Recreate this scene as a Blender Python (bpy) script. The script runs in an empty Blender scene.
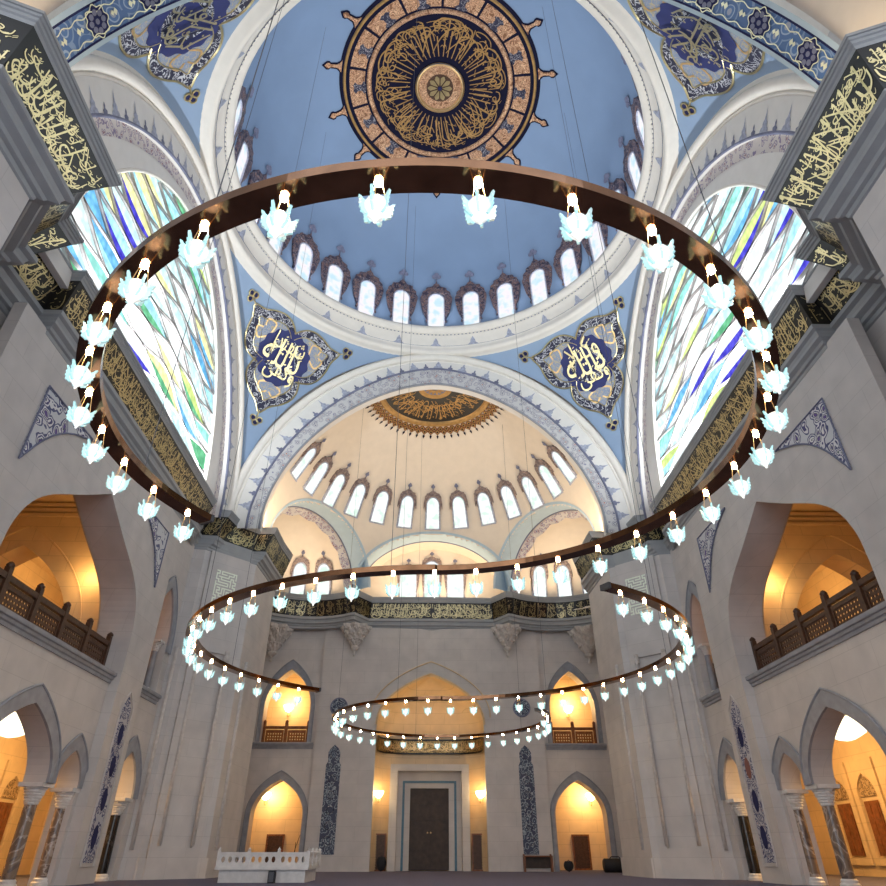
import bpy, math, random
from mathutils import Vector, Matrix, geometry
random.seed(11)
SC = bpy.context.scene
COL = SC.collection
PI = math.pi
def R(d): return math.radians(d)
def lerp(a, b, t): return a + (b - a) * t

# ------------------------------------------------------------------ materials
class NT:
    def __init__(s, name):
        s.m = bpy.data.materials.new(name); s.m.use_nodes = True
        s.t = s.m.node_tree; s.t.nodes.clear()
        s.out = s.t.nodes.new('ShaderNodeOutputMaterial')
        s.b = s.t.nodes.new('ShaderNodeBsdfPrincipled')
        s.t.links.new(s.b.outputs[0], s.out.inputs[0])
    def n(s, typ, **kw):
        n = s.t.nodes.new('ShaderNode' + typ)
        for k, v in kw.items():
            if k.startswith('i_'):
                key = k[2:]
                key = int(key) if key.isdigit() else key.replace('_', ' ')
                n.inputs[key].default_value = v
            else: setattr(n, k, v)
        return n
    def l(s, a, b): s.t.links.new(a, b)
    def pos(s): return s.n('NewGeometry').outputs['Position']
    def obj(s): return s.n('TexCoord').outputs['Object']
    def ramp(s, fac, stops, const=False):
        r = s.n('ValToRGB'); e = r.color_ramp.elements
        if const: r.color_ramp.interpolation = 'CONSTANT'
        while len(e) > 1: e.remove(e[-1])
        e[0].position = stops[0][0]; e[0].color = (*stops[0][1], 1)
        for p, c in stops[1:]:
            x = e.new(p); x.color = (*c, 1)
        s.l(fac, r.inputs[0]); return r.outputs[0]
    def mix(s, fac, a, b, blend='MIX'):
        m = s.n('Mix', data_type='RGBA', blend_type=blend)
        for i, v in ((0, fac), (6, a), (7, b)):
            if hasattr(v, 'links'): s.l(v, m.inputs[i])
            else: m.inputs[i].default_value = v if i == 0 else (*v, 1)
        return m.outputs[2]
    def math(s, op, a, b=None):
        m = s.n('Math', operation=op)
        for i, v in enumerate((a, b)):
            if v is None: continue
            if hasattr(v, 'links'): s.l(v, m.inputs[i])
            else: m.inputs[i].default_value = v
        return m.outputs[0]

def plain(name, col, rough=.6, metal=0., noise=.06, nscale=3., spec=.4, emit=0):
    t = NT(name)
    nz = t.n('TexNoise', i_Scale=nscale, i_Detail=5.); t.l(t.pos(), nz.inputs['Vector'])
    dark = tuple(c * (1 - noise) for c in col); lite = tuple(min(1, c * (1 + noise)) for c in col)
    t.l(t.ramp(nz.outputs[0], [(.3, dark), (.7, lite)]), t.b.inputs['Base Color'])
    t.b.inputs['Roughness'].default_value = rough; t.b.inputs['Metallic'].default_value = metal
    t.b.inputs['Specular IOR Level'].default_value = spec
    if emit:
        t.b.inputs['Emission Color'].default_value = (*col, 1); t.b.inputs['Emission Strength'].default_value = emit
    return t.m

def stone(name, c1, c2, bw=1.1, bh=.5, mort=.012):
    t = NT(name); p = t.pos()
    sx = t.n('SeparateXYZ'); t.l(p, sx.inputs[0])
    cx = t.n('CombineXYZ'); t.l(t.math('ADD', sx.outputs[0], sx.outputs[1]), cx.inputs[0]); t.l(sx.outputs[2], cx.inputs[1])
    br = t.n('TexBrick', i_Scale=1., i_Mortar_Size=mort, i_Brick_Width=bw, i_Row_Height=bh, i_Mortar_Smooth=.3, i_Bias=0.)
    br.inputs['Color1'].default_value = (*c1, 1); br.inputs['Color2'].default_value = (*c2, 1)
    br.inputs['Mortar'].default_value = (*[c * .80 for c in c1], 1)
    t.l(cx.outputs[0], br.inputs['Vector'])
    nz = t.n('TexNoise', i_Scale=1.7, i_Detail=8.); t.l(p, nz.inputs['Vector'])
    g = t.ramp(nz.outputs[0], [(.3, (.9, .9, .9)), (.7, (1.06, 1.05, 1.04))])
    t.l(t.mix(1., br.outputs[0], g, 'MULTIPLY'), t.b.inputs['Base Color'])
    t.b.inputs['Roughness'].default_value = .55
    return t.m

def glow(name, stops, strength, scale=1.5, detail=2., dist=0.):
    t = NT(name)
    nz = t.n('TexNoise', i_Scale=scale, i_Detail=detail, i_Distortion=dist); t.l(t.pos(), nz.inputs['Vector'])
    c = t.ramp(nz.outputs[0], stops)
    e = t.n('Emission', i_Strength=strength); t.l(c, e.inputs[0]); t.l(e.outputs[0], t.out.inputs[0])
    return t.m

def pattern(name, stops, scale, dist=.0, rough=.45, feature='F1', metal=0., nscale=None, const=True):
    """painted arabesque: warped voronoi cells thresholded into flat colours"""
    t = NT(name); p = t.pos()
    if dist:
        nz = t.n('TexNoise', i_Scale=nscale or scale * .6, i_Detail=2.); t.l(p, nz.inputs['Vector'])
        v = t.n('VectorMath', operation='SCALE'); t.l(nz.outputs['Color'], v.inputs[0]); v.inputs['Scale'].default_value = dist
        a = t.n('VectorMath', operation='ADD'); t.l(p, a.inputs[0]); t.l(v.outputs[0], a.inputs[1]); p = a.outputs[0]
    vo = t.n('TexVoronoi', feature=feature, i_Scale=scale); t.l(p, vo.inputs['Vector'])
    t.l(t.ramp(vo.outputs['Distance'], stops, const), t.b.inputs['Base Color'])
    t.b.inputs['Roughness'].default_value = rough; t.b.inputs['Metallic'].default_value = metal
    return t.m

def wave_pattern(name, stops, scale, dist, rough=.45, metal=0.):
    t = NT(name)
    w = t.n('TexNoise', i_Scale=scale, i_Detail=3., i_Distortion=dist); t.l(t.pos(), w.inputs['Vector'])
    t.l(t.ramp(w.outputs[0], stops, True), t.b.inputs['Base Color'])
    t.b.inputs['Roughness'].default_value = rough; t.b.inputs['Metallic'].default_value = metal
    return t.m

M = {}
M['stone'] = stone('limestone', (.61, .575, .555), (.59, .555, .535), 1.5, .52, .006)
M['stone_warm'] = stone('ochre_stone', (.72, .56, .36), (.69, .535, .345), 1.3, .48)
M['trim'] = plain('grey_marble', (.30, .31, .345), .4, noise=.14, nscale=4)
M['cornice'] = plain('grey_plaster', (.34, .35, .36), .5)
M['white'] = plain('white_plaster', (.84, .79, .72), .6, noise=.03)
M['face'] = plain('cream_white_plaster', (.80, .77, .73), .6, noise=.03)
M['cream'] = plain('cream_plaster', (.80, .70, .58), .65, noise=.03)
M['blue'] = plain('dome_blue_paint', (.22, .315, .47), .6, noise=.05, nscale=.6)
M['pblue'] = plain('pendentive_blue_paint', (.29, .395, .56), .6, noise=.04, nscale=1.)
M['blue_grey'] = plain('blue_grey_paint', (.46, .58, .66), .6, noise=.04)
M['black'] = plain('black_lacquer', (.010, .009, .009), .35, noise=.2)
M['gold'] = plain('gilt_letters', (.56, .47, .26), .3, .85, noise=.12, nscale=9)
M['gold2'] = plain('warm_gilt', (.78, .52, .24), .36, .7, noise=.15, nscale=6)
M['gold3'] = plain('old_gilt', (.44, .26, .095), .42, .5, noise=.2, nscale=6)
M['pale'] = plain('pale_gilt_letters', (.86, .84, .60), .4, .3, noise=.1)
M['ink'] = plain('ink_blue_paint', (.010, .010, .028), .8, noise=.15, spec=.1)
M['navy'] = plain('navy_paint', (.024, .028, .095), .7, noise=.15, spec=.15)
M['navy2'] = plain('royal_blue_paint', (.025, .033, .15), .5, noise=.12)
M['dusk'] = plain('dark_ornament_paint', (.19, .20, .29), .6, noise=.2)
M['lilac'] = plain('pale_lilac_ornament', (.40, .42, .52), .6, noise=.25, nscale=12)
M['kufic'] = plain('pale_green_letters', (.94, 1., .84), .5, noise=.02)
M['brass'] = plain('polished_bronze', (.20, .098, .05), .11, 1., noise=.25, nscale=5)
M['wood'] = plain('dark_carved_wood', (.085, .04, .022), .45, noise=.3, nscale=12)
M['wood_red'] = plain('red_brown_wood', (.20, .07, .028), .4, noise=.35, nscale=9)
M['wood_door'] = plain('old_brown_door_wood', (.045, .026, .018), .5, noise=.35, nscale=5)
M['marble_dark'] = wave_pattern('veined_brown_marble', [(0, (.16, .12, .10)), (.40, (.25, .18, .13)), (.5, (.42, .34, .28)), (.54, (.20, .15, .12)), (.62, (.12, .09, .08))], 1.6, 1.2, .15)
M['marble_black'] = wave_pattern('black_marble', [(0, (.02, .018, .018)), (.55, (.035, .03, .03)), (.6, (.07, .065, .06)), (.63, (.025, .022, .022))], 2.5, 1.5, .15)
M['marble_white'] = plain('white_carved_marble', (.70, .68, .66), .4, noise=.1, nscale=7)
M['carve'] = plain('carved_limestone', (.62, .57, .53), .6, noise=.12, nscale=9)
M['carpet'] = plain('mauve_grey_carpet', (.13, .125, .185), .95, noise=.1, nscale=14, spec=.1)
M['dark'] = plain('black_fabric', (.015, .015, .02), .7)
M['metal'] = plain('dark_steel_cable', (.09, .09, .10), .4, .6)
M['bluetile'] = plain('blue_door_tile', (.06, .16, .24), .35, noise=.2, nscale=14)
M['tile'] = pattern('iznik_tile', [(0, (.11, .06, .27)), (.22, (.10, .13, .14)), (.27, (.76, .75, .76)), (.34, (.045, .045, .17)), (.43, (.72, .72, .74)), (.53, (.06, .07, .19)), (.64, (.62, .63, .66))], 3.6, .5)
M['tile_fine'] = pattern('fine_iznik_tile', [(0, (.30, .09, .07)), (.10, (.62, .62, .65)), (.22, (.04, .045, .15)), (.36, (.60, .60, .64)), (.46, (.05, .06, .17)), (.62, (.5, .5, .55))], 6.5, .25)
M['tile_navy'] = pattern('navy_star_tile', [(0, (.03, .04, .09)), (.14, (.30, .36, .42)), (.24, (.035, .05, .10)), (.40, (.06, .08, .13)), (.48, (.36, .41, .46)), (.57, (.04, .05, .10))], 5.5, .12)
M['arch_band'] = pattern('arch_band_tile', [(0, (.42, .15, .13)), (.15, (.64, .62, .60)), (.27, (.15, .15, .24)), (.34, (.58, .55, .54)), (.49, (.27, .26, .36)), (.55, (.62, .60, .59))], 4.6, .1)
M['blue_band'] = pattern('blue_arabesque_tile', [(0, (.36, .40, .50)), (.17, (.10, .20, .42)), (.30, (.34, .44, .60)), (.36, (.085, .17, .37)), (.55, (.22, .32, .50)), (.62, (.08, .16, .35))], 2.6, .22)
M['border'] = pattern('maroon_vine_border', [(0, (.32, .17, .20)), (.22, (.70, .62, .58)), (.36, (.25, .20, .32)), (.47, (.68, .62, .58))], 5.5, .3)
M['crest'] = pattern('carved_crest', [(0, (.42, .33, .30)), (.16, (.045, .032, .06)), (.30, (.30, .17, .12)), (.40, (.05, .035, .06)), (.52, (.33, .27, .28)), (.58, (.035, .03, .055))], 8., .15)
M['crest2'] = pattern('carved_brown_crest', [(0, (.50, .40, .34)), (.18, (.16, .11, .10)), (.32, (.42, .31, .26)), (.42, (.14, .10, .11)), (.54, (.42, .35, .33)), (.6, (.15, .11, .11))], 8., .15)
M['copper'] = wave_pattern('embossed_copper', [(0, (.26, .12, .06)), (.40, (.66, .38, .22)), (.47, (.32, .15, .08)), (.52, (.78, .50, .30)), (.58, (.36, .18, .10)), (.66, (.70, .42, .25))], 4., 1.2, .4, .35)
M['gold_pat'] = wave_pattern('gilt_scrollwork', [(0, (.55, .36, .12)), (.44, (.05, .03, .02)), (.5, (.6, .40, .15)), (.56, (.06, .04, .02)), (.63, (.55, .36, .14))], 5., 1.5, .4, .4)
M['scroll'] = wave_pattern('navy_white_scroll', [(0, (.015, .016, .05)), (.45, (.62, .63, .66)), (.50, (.015, .016, .05)), (.605, (.58, .58, .64)), (.65, (.015, .016, .05))], 3.6, .8, .5)
M['scroll2'] = wave_pattern('ink_scroll', [(0, (.02, .02, .05)), (.47, (.42, .40, .42)), (.50, (.02, .02, .05)), (.62, (.36, .32, .34)), (.65, (.02, .02, .05))], 6., .8, .5)
M['scroll_grey'] = wave_pattern('grey_gold_scroll', [(0, (.27, .32, .44)), (.45, (.52, .44, .28)), (.50, (.27, .32, .44)), (.60, (.40, .42, .44)), (.64, (.26, .31, .43))], 4., 1.0, .5)
M['lattice'] = pattern('carved_lattice', [(0, (.50, .36, .22)), (.25, (.14, .09, .05)), (.5, (.46, .33, .20))], 12., .1)
M['sky_glass'] = glow('daylit_window_glass', [(.35, (.62, .86, 1.)), (.5, (.95, .97, 1.)), (.62, (1., .93, 1.)), (.75, (.75, .85, 1.))], .56, 2.6)
M['apse_glass'] = glow('daylit_clear_glass', [(.35, (.66, .86, .74)), (.5, (.95, 1., .97)), (.7, (.78, .92, .95))], .66, 2.6)
GL = [((.40, .78, .92), 0.840), ((.84, .94, .95), 0.882), ((.62, .88, .92), 0.840), ((.16, .50, .85), 0.756), ((.66, .84, .28), 0.798), ((.86, .86, .42), 0.840), ((.07, .06, .68), 0.672), ((.16, .58, .30), 0.672), ((.34, .82, .74), 0.798)]
def glassmat(i, c, s):
    t = NT('stained_glass_%d' % i)
    vo = t.n('TexVoronoi', i_Scale=5.); t.l(t.pos(), vo.inputs['Vector'])
    c2 = tuple(x * .72 for x in c)
    col = t.ramp(vo.outputs['Distance'], [(.15, tuple(min(1, x * 1.12 + .05) for x in c)), (.75, c2)])
    e = t.n('Emission', i_Strength=s); t.l(col, e.inputs[0]); t.l(e.outputs[0], t.out.inputs[0]); return t.m
M['sg'] = [glassmat(i, c, s) for i, (c, s) in enumerate(GL)]
M['tracery'] = plain('window_tracery', (.40, .36, .35), .6, noise=.3)
M['bulb'] = glow('lamp_bulb_glow', [(0, (1., .70, .40)), (1, (1., .74, .45))], 110.)
M['sconce'] = glow('sconce_glass_glow', [(0, (1., .72, .34)), (1, (1., .76, .38))], 7.)
M['ceil_lamp'] = glow('ceiling_lamp_glow', [(.3, (1., .84, .55)), (.7, (1., .9, .66))], 1.5, 5.)
def lampglass(name, col, em, tr):
    t = NT(name); b = t.b
    b.inputs['Base Color'].default_value = (*col, 1); b.inputs['Roughness'].default_value = .18
    b.inputs['Transmission Weight'].default_value = tr; b.inputs['IOR'].default_value = 1.3
    b.inputs['Emission Color'].default_value = (*col, 1); b.inputs['Emission Strength'].default_value = em
    return t.m
M['bowl'] = lampglass('clear_lamp_glass', (.95, .98, .97), .27, .45)
M['petal'] = lampglass('aqua_petal_glass', (.55, .86, .88), .17, .55)

# ------------------------------------------------------------------ mesh builder
class MB:
    def __init__(s): s.v = []; s.f = []; s.mi = []
    def add(s, vs, fs, mi=0):
        o = len(s.v); s.v += [tuple(p) for p in vs]
        s.f += [tuple(i + o for i in f) for f in fs]; s.mi += [mi] * len(fs); return s
    def grid(s, fn, nu, nv, closeu=False, mi=0, keep=None):
        vs = [fn(i / nu, j / nv) for j in range(nv + 1) for i in range(nu + (0 if closeu else 1))]
        w = nu if closeu else nu + 1; fs = []
        for j in range(nv):
            for i in range(nu):
                a = j * w + i; b = j * w + (i + 1) % w
                f = (a, b, b + w, a + w)
                if keep:
                    c = [sum(vs[k][q] for k in f) / 4 for q in range(3)]
                    if not keep(*c): continue
                fs.append(f)
        return s.add(vs, fs, mi)
    def box(s, x0, x1, y0, y1, z0, z1, F=None, mi=0):
        vs = [(x, y, z) for z in (z0, z1) for y in (y0, y1) for x in (x0, x1)]
        if F: vs = [F(*p) for p in vs]
        return s.add(vs, [(0, 2, 3, 1), (4, 5, 7, 6), (0, 1, 5, 4), (2, 6, 7, 3), (0, 4, 6, 2), (1, 3, 7, 5)], mi)
    def tube(s, pts, r, n=8, closed=False, mi=0, cap=True):
        pts = [Vector(p) for p in pts]; N = len(pts); vs = []; up0 = None
        for i, p in enumerate(pts):
            a = pts[(i - 1) % N] if closed else pts[max(0, i - 1)]
            b = pts[(i + 1) % N] if closed else pts[min(N - 1, i + 1)]
            t = (b - a).normalized()
            if up0 is None: up0 = Vector((0, 0, 1)) if abs(t.z) < .9 else Vector((1, 0, 0))
            x = t.cross(up0)
            if x.length < 1e-4: x = t.cross(Vector((0, 1, 0)))
            x.normalize(); y = x.cross(t).normalized(); up0 = y
            rr = r[i] if isinstance(r, (list, tuple)) else r
            for k in range(n):
                q = 2 * PI * k / n; vs.append(p + x * (rr * math.cos(q)) + y * (rr * math.sin(q)))
        fs = [(i * n + k, i * n + (k + 1) % n, ((i + 1) % N) * n + (k + 1) % n, ((i + 1) % N) * n + k) for i in range(N if closed else N - 1) for k in range(n)]
        if cap and not closed: fs += [tuple(range(n))[::-1], tuple((N - 1) * n + k for k in range(n))]
        return s.add(vs, fs, mi)
    def lathe(s, prof, n=24, c=(0, 0, 0), a0=0., a1=360., mi=0):
        full = abs(a1 - a0 - 360) < 1e-6; m = n if full else n + 1
        vs = [(c[0] + r * math.cos(R(lerp(a0, a1, k / n))), c[1] + r * math.sin(R(lerp(a0, a1, k / n))), c[2] + z) for r, z in prof for k in range(m)]
        fs = [(j * m + k, j * m + (k + 1) % m, (j + 1) * m + (k + 1) % m, (j + 1) * m + k) for j in range(len(prof) - 1) for k in range(n)]
        return s.add(vs, fs, mi)
    def strip(s, A, B, mi=0):
        n = len(A); return s.add(list(A) + list(B), [(i, i + 1, n + i + 1, n + i) for i in range(n - 1)], mi)
    def poly(s, outer, holes, F, w=0., mi=0):
        loops = [outer] + list(holes)
        tri = geometry.tessellate_polygon([[Vector((a, b, 0)) for a, b in L] for L in loops])
        flat = [p for L in loops for p in L]
        return s.add([F(a, b, w) for a, b in flat], [tuple(t) for t in tri], mi)
    def fan(s, outer, F, w=0., mi=0, rings=7, c=None):
        n = len(outer); cx, cy = c or (sum(p[0] for p in outer) / n, sum(p[1] for p in outer) / n)
        vs = [F(lerp(cx, a, k / rings), lerp(cy, b, k / rings), w) for k in range(1, rings + 1) for a, b in outer] + [F(cx, cy, w)]
        fs = [(k * n + i, k * n + (i + 1) % n, (k + 1) * n + (i + 1) % n, (k + 1) * n + i) for k in range(rings - 1) for i in range(n)] + [(len(vs) - 1, i, (i + 1) % n) for i in range(n)]
        return s.add(vs, fs, mi)
    def plate(s, outer, holes, F, t, w=0., mi=0, mside=None, back=True):
        s.poly(outer, holes, F, w, mi)
        if back: s.poly(outer, holes, F, w - t, mi)
        for L in [outer] + list(holes):
            n = len(L)
            s.add([F(a, b, w) for a, b in L] + [F(a, b, w - t) for a, b in L], [(i, (i + 1) % n, n + (i + 1) % n, n + i) for i in range(n)], mi if mside is None else mside)
        return s
    def build(s, name, mat, parent=None, smooth=False, kind=None, at=None):
        me = bpy.data.meshes.new(name)
        off = Vector((0, 0, 0))
        if parent is not None:
            q = parent
            while q is not None: off += q.location; q = q.parent
            loc = Vector((0, 0, 0))
        elif at is not None: off = Vector(at); loc = off.copy()
        else:
            xs = [p[0] for p in s.v]; ys = [p[1] for p in s.v]; zs = [p[2] for p in s.v]
            off = Vector(((min(xs) + max(xs)) / 2, (min(ys) + max(ys)) / 2, min(zs))); loc = off.copy()
        me.from_pydata([(p[0] - off.x, p[1] - off.y, p[2] - off.z) for p in s.v], [], s.f)
        for m in (mat if isinstance(mat, (list, tuple)) else [mat]): me.materials.append(m)
        me.polygons.foreach_set('material_index', s.mi)
        if smooth: me.polygons.foreach_set('use_smooth', [True] * len(me.polygons))
        me.update()
        o = bpy.data.objects.new(name, me); COL.objects.link(o); o.location = loc
        if parent is not None: o.parent = parent
        if kind: o['kind'] = kind
        return o

class Fr:
    def __init__(s, O, U, V, N): s.O, s.U, s.V, s.N = (Vector(q) for q in (O, U, V, N))
    def __call__(s, u, v, w=0.): return s.O + s.U * u + s.V * v + s.N * w

def tag(o, label, cat, group=None):
    o['label'] = label; o['category'] = cat
    if group: o['group'] = group
    return o
def thing(name, loc, label, cat, group=None):
    o = bpy.data.objects.new(name, None); COL.objects.link(o); o.location = loc; o.empty_display_size = .1
    return tag(o, label, cat, group)
def copy_tree(o, parent=None):
    c = o.copy(); COL.objects.link(c)
    if parent is not None: c.parent = parent
    for ch in list(o.children): copy_tree(ch, c)
    return c

# ------------------------------------------------------------------ curves
def keel(c, hw, z0, z1, n=12, p=2.2, q=.9):
    """pointed arch outline, right spring -> apex -> left spring"""
    L = []
    for i in range(n + 1):
        t = (i / n) ** .8 if i < n else 1.
        L.append((hw * max(0., 1 - t ** p) ** q, lerp(z0, z1, t)))
    return [(c + x, z) for x, z in L] + [(c - x, z) for x, z in L[:-1][::-1]]
def sup(c, a, z0, h, n=48, e=1.8):
    L = []
    for i in range(n + 1):
        q = PI * i / n; x, z = math.cos(q), math.sin(q)
        L.append((c + a * math.copysign(abs(x) ** (2 / e), x), z0 + h * abs(z) ** (2 / e)))
    return L
def cat(P, n=6):
    if len(P) < 3: return [tuple(p) for p in P]
    out = []; Q = [P[0]] + list(P) + [P[-1]]
    for i in range(1, len(Q) - 2):
        p0, p1, p2, p3 = Q[i - 1:i + 3]
        for k in range(n):
            t = k / n; t2 = t * t; t3 = t2 * t
            out.append(tuple(.5 * (2 * b + (c - a) * t + (2 * a - 5 * b + 4 * c - d) * t2 + (3 * b - a - 3 * c + d) * t3) for a, b, c, d in zip(p0, p1, p2, p3)))
    out.append(tuple(P[-1])); return out

# ------------------------------------------------------------------ calligraphy
def calligraphy(L, seed, dens=1., lo=.06, hi=.94):
    """pen strokes of an interlaced monumental script in a strip of height 1 and length L: list of (points, width)"""
    r = random.Random(seed); S = []
    def put(P, w, n=5): S.append((cat(P, n), w))
    x = .05
    while x < L - .15:
        k = r.random(); j = r.uniform(-.04, .04); y = r.choice((.1, .14, .3, .36))
        sl = r.uniform(-.12, .1)
        if k < .26: put([(x + .02, y + .02), (x + .04 + sl * .4, .5 + j), (x + .07 + sl, hi + j - .04), (x + .02 + sl, hi - .12)], .05)
        elif k < .42: put([(x + .36 + sl, hi - .04), (x + .34, .5), (x + .32, y + .08), (x + .22, y), (x + .08, y + .02), (x, y + .16)], .05)
        elif k < .62: put([(x, y + .22), (x + .03, y + .05), (x + .17, y - .02), (x + .31, y + .06), (x + .34, y + .26)], .055)
        elif k < .74:
            put([(x + .2, y + .22), (x + .11, y + .32), (x + .03, y + .23), (x + .1, y + .14), (x + .2, y + .2), (x + .2, y + .05), (x + .06, y - .05)], .048)
        elif k < .84: put([(x - .05, hi - .02), (x + .12, .72), (x + .30, .5), (x + .42, .34), (x + .3, .24), (x, .26)], .05)
        elif k < .93: put([(x + .55, y + .12), (x + .4, y - .02), (x + .15, y - .03), (x - .05, y + .08), (x - .02, y + .2), (x + .14, y + .2)], .055)
        else:
            put([(x, .55), (x + .1, .68), (x + .22, .6), (x + .18, .48), (x + .05, .47), (x + .2, .36), (x + .4, .42)], .045)
        for _ in range(2):
            a, b = x + r.uniform(-.1, .3), r.uniform(.12, .9)
            q = r.random()
            if q < .45: S.append(([(a, b), (a + .045, b + .03)], .055))
            elif q < .75: S.append(([(a, b), (a + .12, b + .07)], .026))
            else: put([(a, b), (a + .05, b - .05), (a + .1, b), (a + .13, b + .07)], .026, 3)
        x += r.uniform(.10, .17) / dens
    return S
def strokes(mb, S, F, clip=None, mi=0, h=.012):
    """S: strokes in 2D; F(u,v,w) maps to space"""
    for P, w in S:
        if clip and not all(clip(*p) for p in P): continue
        n = len(P); A = []; B = []
        for i, p in enumerate(P):
            a = P[max(0, i - 1)]; b = P[min(n - 1, i + 1)]
            dx, dy = b[0] - a[0], b[1] - a[1]; l = math.hypot(dx, dy) or 1
            ww = w * .5 * ((.62 + .5 * math.sin(PI * (.12 + .8 * i / max(1, n - 1)))) if n > 2 else 1)
            A.append((p[0] - dy / l * ww, p[1] + dx / l * ww)); B.append((p[0] + dy / l * ww, p[1] - dx / l * ww))
        mb.strip([F(a, b, h) for a, b in A], [F(a, b, h) for a, b in B], mi)
def arabic(lines):
    """text as 2D outlines (verts, polys), each line (text, u, v, size) in visual order"""
    out = []
    for s, u, v, size in lines:
        c = bpy.data.curves.new('letters', 'FONT'); c.body = s; c.resolution_u = 2; c.offset = .0
        o = bpy.data.objects.new('letters', c); COL.objects.link(o)
        dg = bpy.context.evaluated_depsgraph_get(); dg.update()
        m = bpy.data.meshes.new_from_object(o.evaluated_get(dg))
        xs = [q.co.x for q in m.vertices]; ys = [q.co.y for q in m.vertices]
        k = size / (max(xs) - min(xs)); mx = (max(xs) + min(xs)) / 2; my = (max(ys) + min(ys)) / 2
        out.append(([(u + (q.co.x - mx) * k, v + (q.co.y - my) * k * 1.5) for q in m.vertices], [tuple(p.vertices) for p in m.polygons]))
        bpy.data.objects.remove(o); bpy.data.curves.remove(c); bpy.data.meshes.remove(m)
    return out

# ================================================================== SETTING
CY = 14.1                      # the dome's axis
A = 7.85                       # half side of the domed square
SP = 11.35                     # springing height of the great arches
def ffar(y): return Fr((0, y, 0), (1, 0, 0), (0, 0, 1), (0, -1, 0))
def fnear(y): return Fr((0, y, 0), (1, 0, 0), (0, 0, 1), (0, 1, 0))
def fside(sx, x): return Fr((sx * x, 0, 0), (0, 1, 0), (0, 0, 1), (-sx, 0, 0))

# ---- floor
MB().box(-16, 16, -9, 36, -.3, 0).build('floor', M['carpet'], kind='structure')

# ---- dome
DR, DZ, DH, DP = 7.4, 20.6, 6.9, 3.0
def dome_z(r): return DZ + DH * max(0., 1 - (r / DR) ** DP) ** (1 / DP)
def dome_r(z): return DR * max(0., 1 - ((z - DZ) / DH) ** DP) ** (1 / DP)
def dome(r, th, w=0.):
    z = dome_z(r); a, b = (r / DR) ** (DP - 1) / DR, ((z - DZ) / DH) ** (DP - 1) / DH
    n = Vector((a * math.cos(th), a * math.sin(th), b)).normalized()
    return Vector((r * math.cos(th), r * math.sin(th), z)) - n * w
m = MB()
def fd(u, v):
    q = v * PI / 2; r = DR * math.sin(q) ** (2 / DP); return (r * math.cos(u * 2 * PI), CY + r * math.sin(u * 2 * PI), DZ + DH * max(0, math.cos(q)) ** (2 / DP))
m.grid(fd, 108, 40, True); m.build('ceiling', M['blue'], smooth=True, kind='structure')
# ---- ring cornice under the dome
m = MB().lathe([(8.0, 19.5), (7.86, 19.56), (7.72, 19.5), (7.6, 19.56), (7.56, 19.68), (7.62, 19.82), (7.58, 19.88), (7.5, 20.1), (7.38, 20.38), (7.32, 20.44), (7.22, 20.48), (7.13, 20.58), (7.12, 20.7), (7.2, 20.76), (7.36, 20.8)], 144, (0, CY, 0))
ring = m.build('trim_1', M['white'], smooth=True, kind='structure')
m = MB()
for k in range(28):
    a = 2 * PI * k / 28
    def F(u, v, w=0.): 
        r = 7.58 - v * .42; z = 19.9 + v; b = a + u / r
        return ((r - .015) * math.cos(b), CY + (r - .015) * math.sin(b), z)
    m.poly([(-.26, 0), (.26, 0), (.12, .1), (.1, .2), (0, .36), (-.1, .2), (-.12, .1)], [], F)
m.build('painted_crest_row', M['lilac'], ring)
m = MB()
for k in range(270):
    a = 2 * PI * k / 270; r = 7.355; b = .32 * 2 * PI / 270
    m.add([(r * math.cos(a + s * b) - (.03 if q else 0) * math.cos(a), CY + r * math.sin(a + s * b) - (.03 if q else 0) * math.sin(a), z) for q in (0, 1) for z in (20.36, 20.43) for s in (-1, 1)], [(4, 5, 7, 6), (0, 1, 5, 4), (2, 3, 7, 6), (0, 2, 6, 4), (1, 3, 7, 5)])
m.build('dentil_row', M['white'], ring)
m = MB().lathe([(7.60, 19.86), (7.585, 19.9), (7.555, 19.9)], 144, (0, CY, 0)).lathe([(7.37, 20.37), (7.345, 20.4), (7.335, 20.37)], 144, (0, CY, 0))
m.build('painted_line', M['dusk'], ring)

# ---- pendentives
PR, PZ = math.sqrt(2) * A, 11.8
def pend(az, z, w=0.):
    rho = math.sqrt(PR * PR - (z - PZ) ** 2) * (1 - w / PR); zz = PZ + (z - PZ) * (1 - w / PR)
    return Vector((rho * math.sin(az), CY + rho * math.cos(az), zz))
for k in range(4):
    def fp(u, v):
        z = lerp(11.9, 19.62, v); rho = math.sqrt(PR * PR - (z - PZ) ** 2)
        dm = math.acos(min(1., A / rho)); return pend(R(45 + 90 * k) + lerp(-PI / 4 + dm, PI / 4 - dm, u), z)
    MB().grid(fp, 36, 48).build('ceiling', M['pblue'], smooth=True, kind='structure')

# ---- great arches: white faces, roll mouldings, trims and crestings
def down(c, z=10.9): return [(c[0][0], z)] + c + [(c[-1][0], z)]
def clampx(c, lim, mid): return [(mid + max(-lim, min(lim, x - mid)), z) for x, z in c]
def along(curve, step, off=0.):
    """points with outward normals at equal spacing along a 2D curve"""
    out = []; acc = step / 2
    for (x0, z0), (x1, z1) in zip(curve, curve[1:]):
        l = math.hypot(x1 - x0, z1 - z0)
        while acc < l:
            t = acc / l; out.append((lerp(x0, x1, t), lerp(z0, z1, t), (z1 - z0) / l, -(x1 - x0) / l)); acc += step
        acc -= l
    return out
CR_BIG = [(-.19, 0), (-.15, .09), (-.09, .12), (-.1, .2), (-.04, .26), (-.02, .36), (0, .5), (.02, .36), (.04, .26), (.1, .2), (.09, .12), (.15, .09), (.19, 0)]
CR_SML = [(-.09, 0), (-.11, .08), (-.03, .13), (-.04, .19), (0, .27), (.04, .19), (.03, .13), (.11, .08), (.09, 0)]
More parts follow.
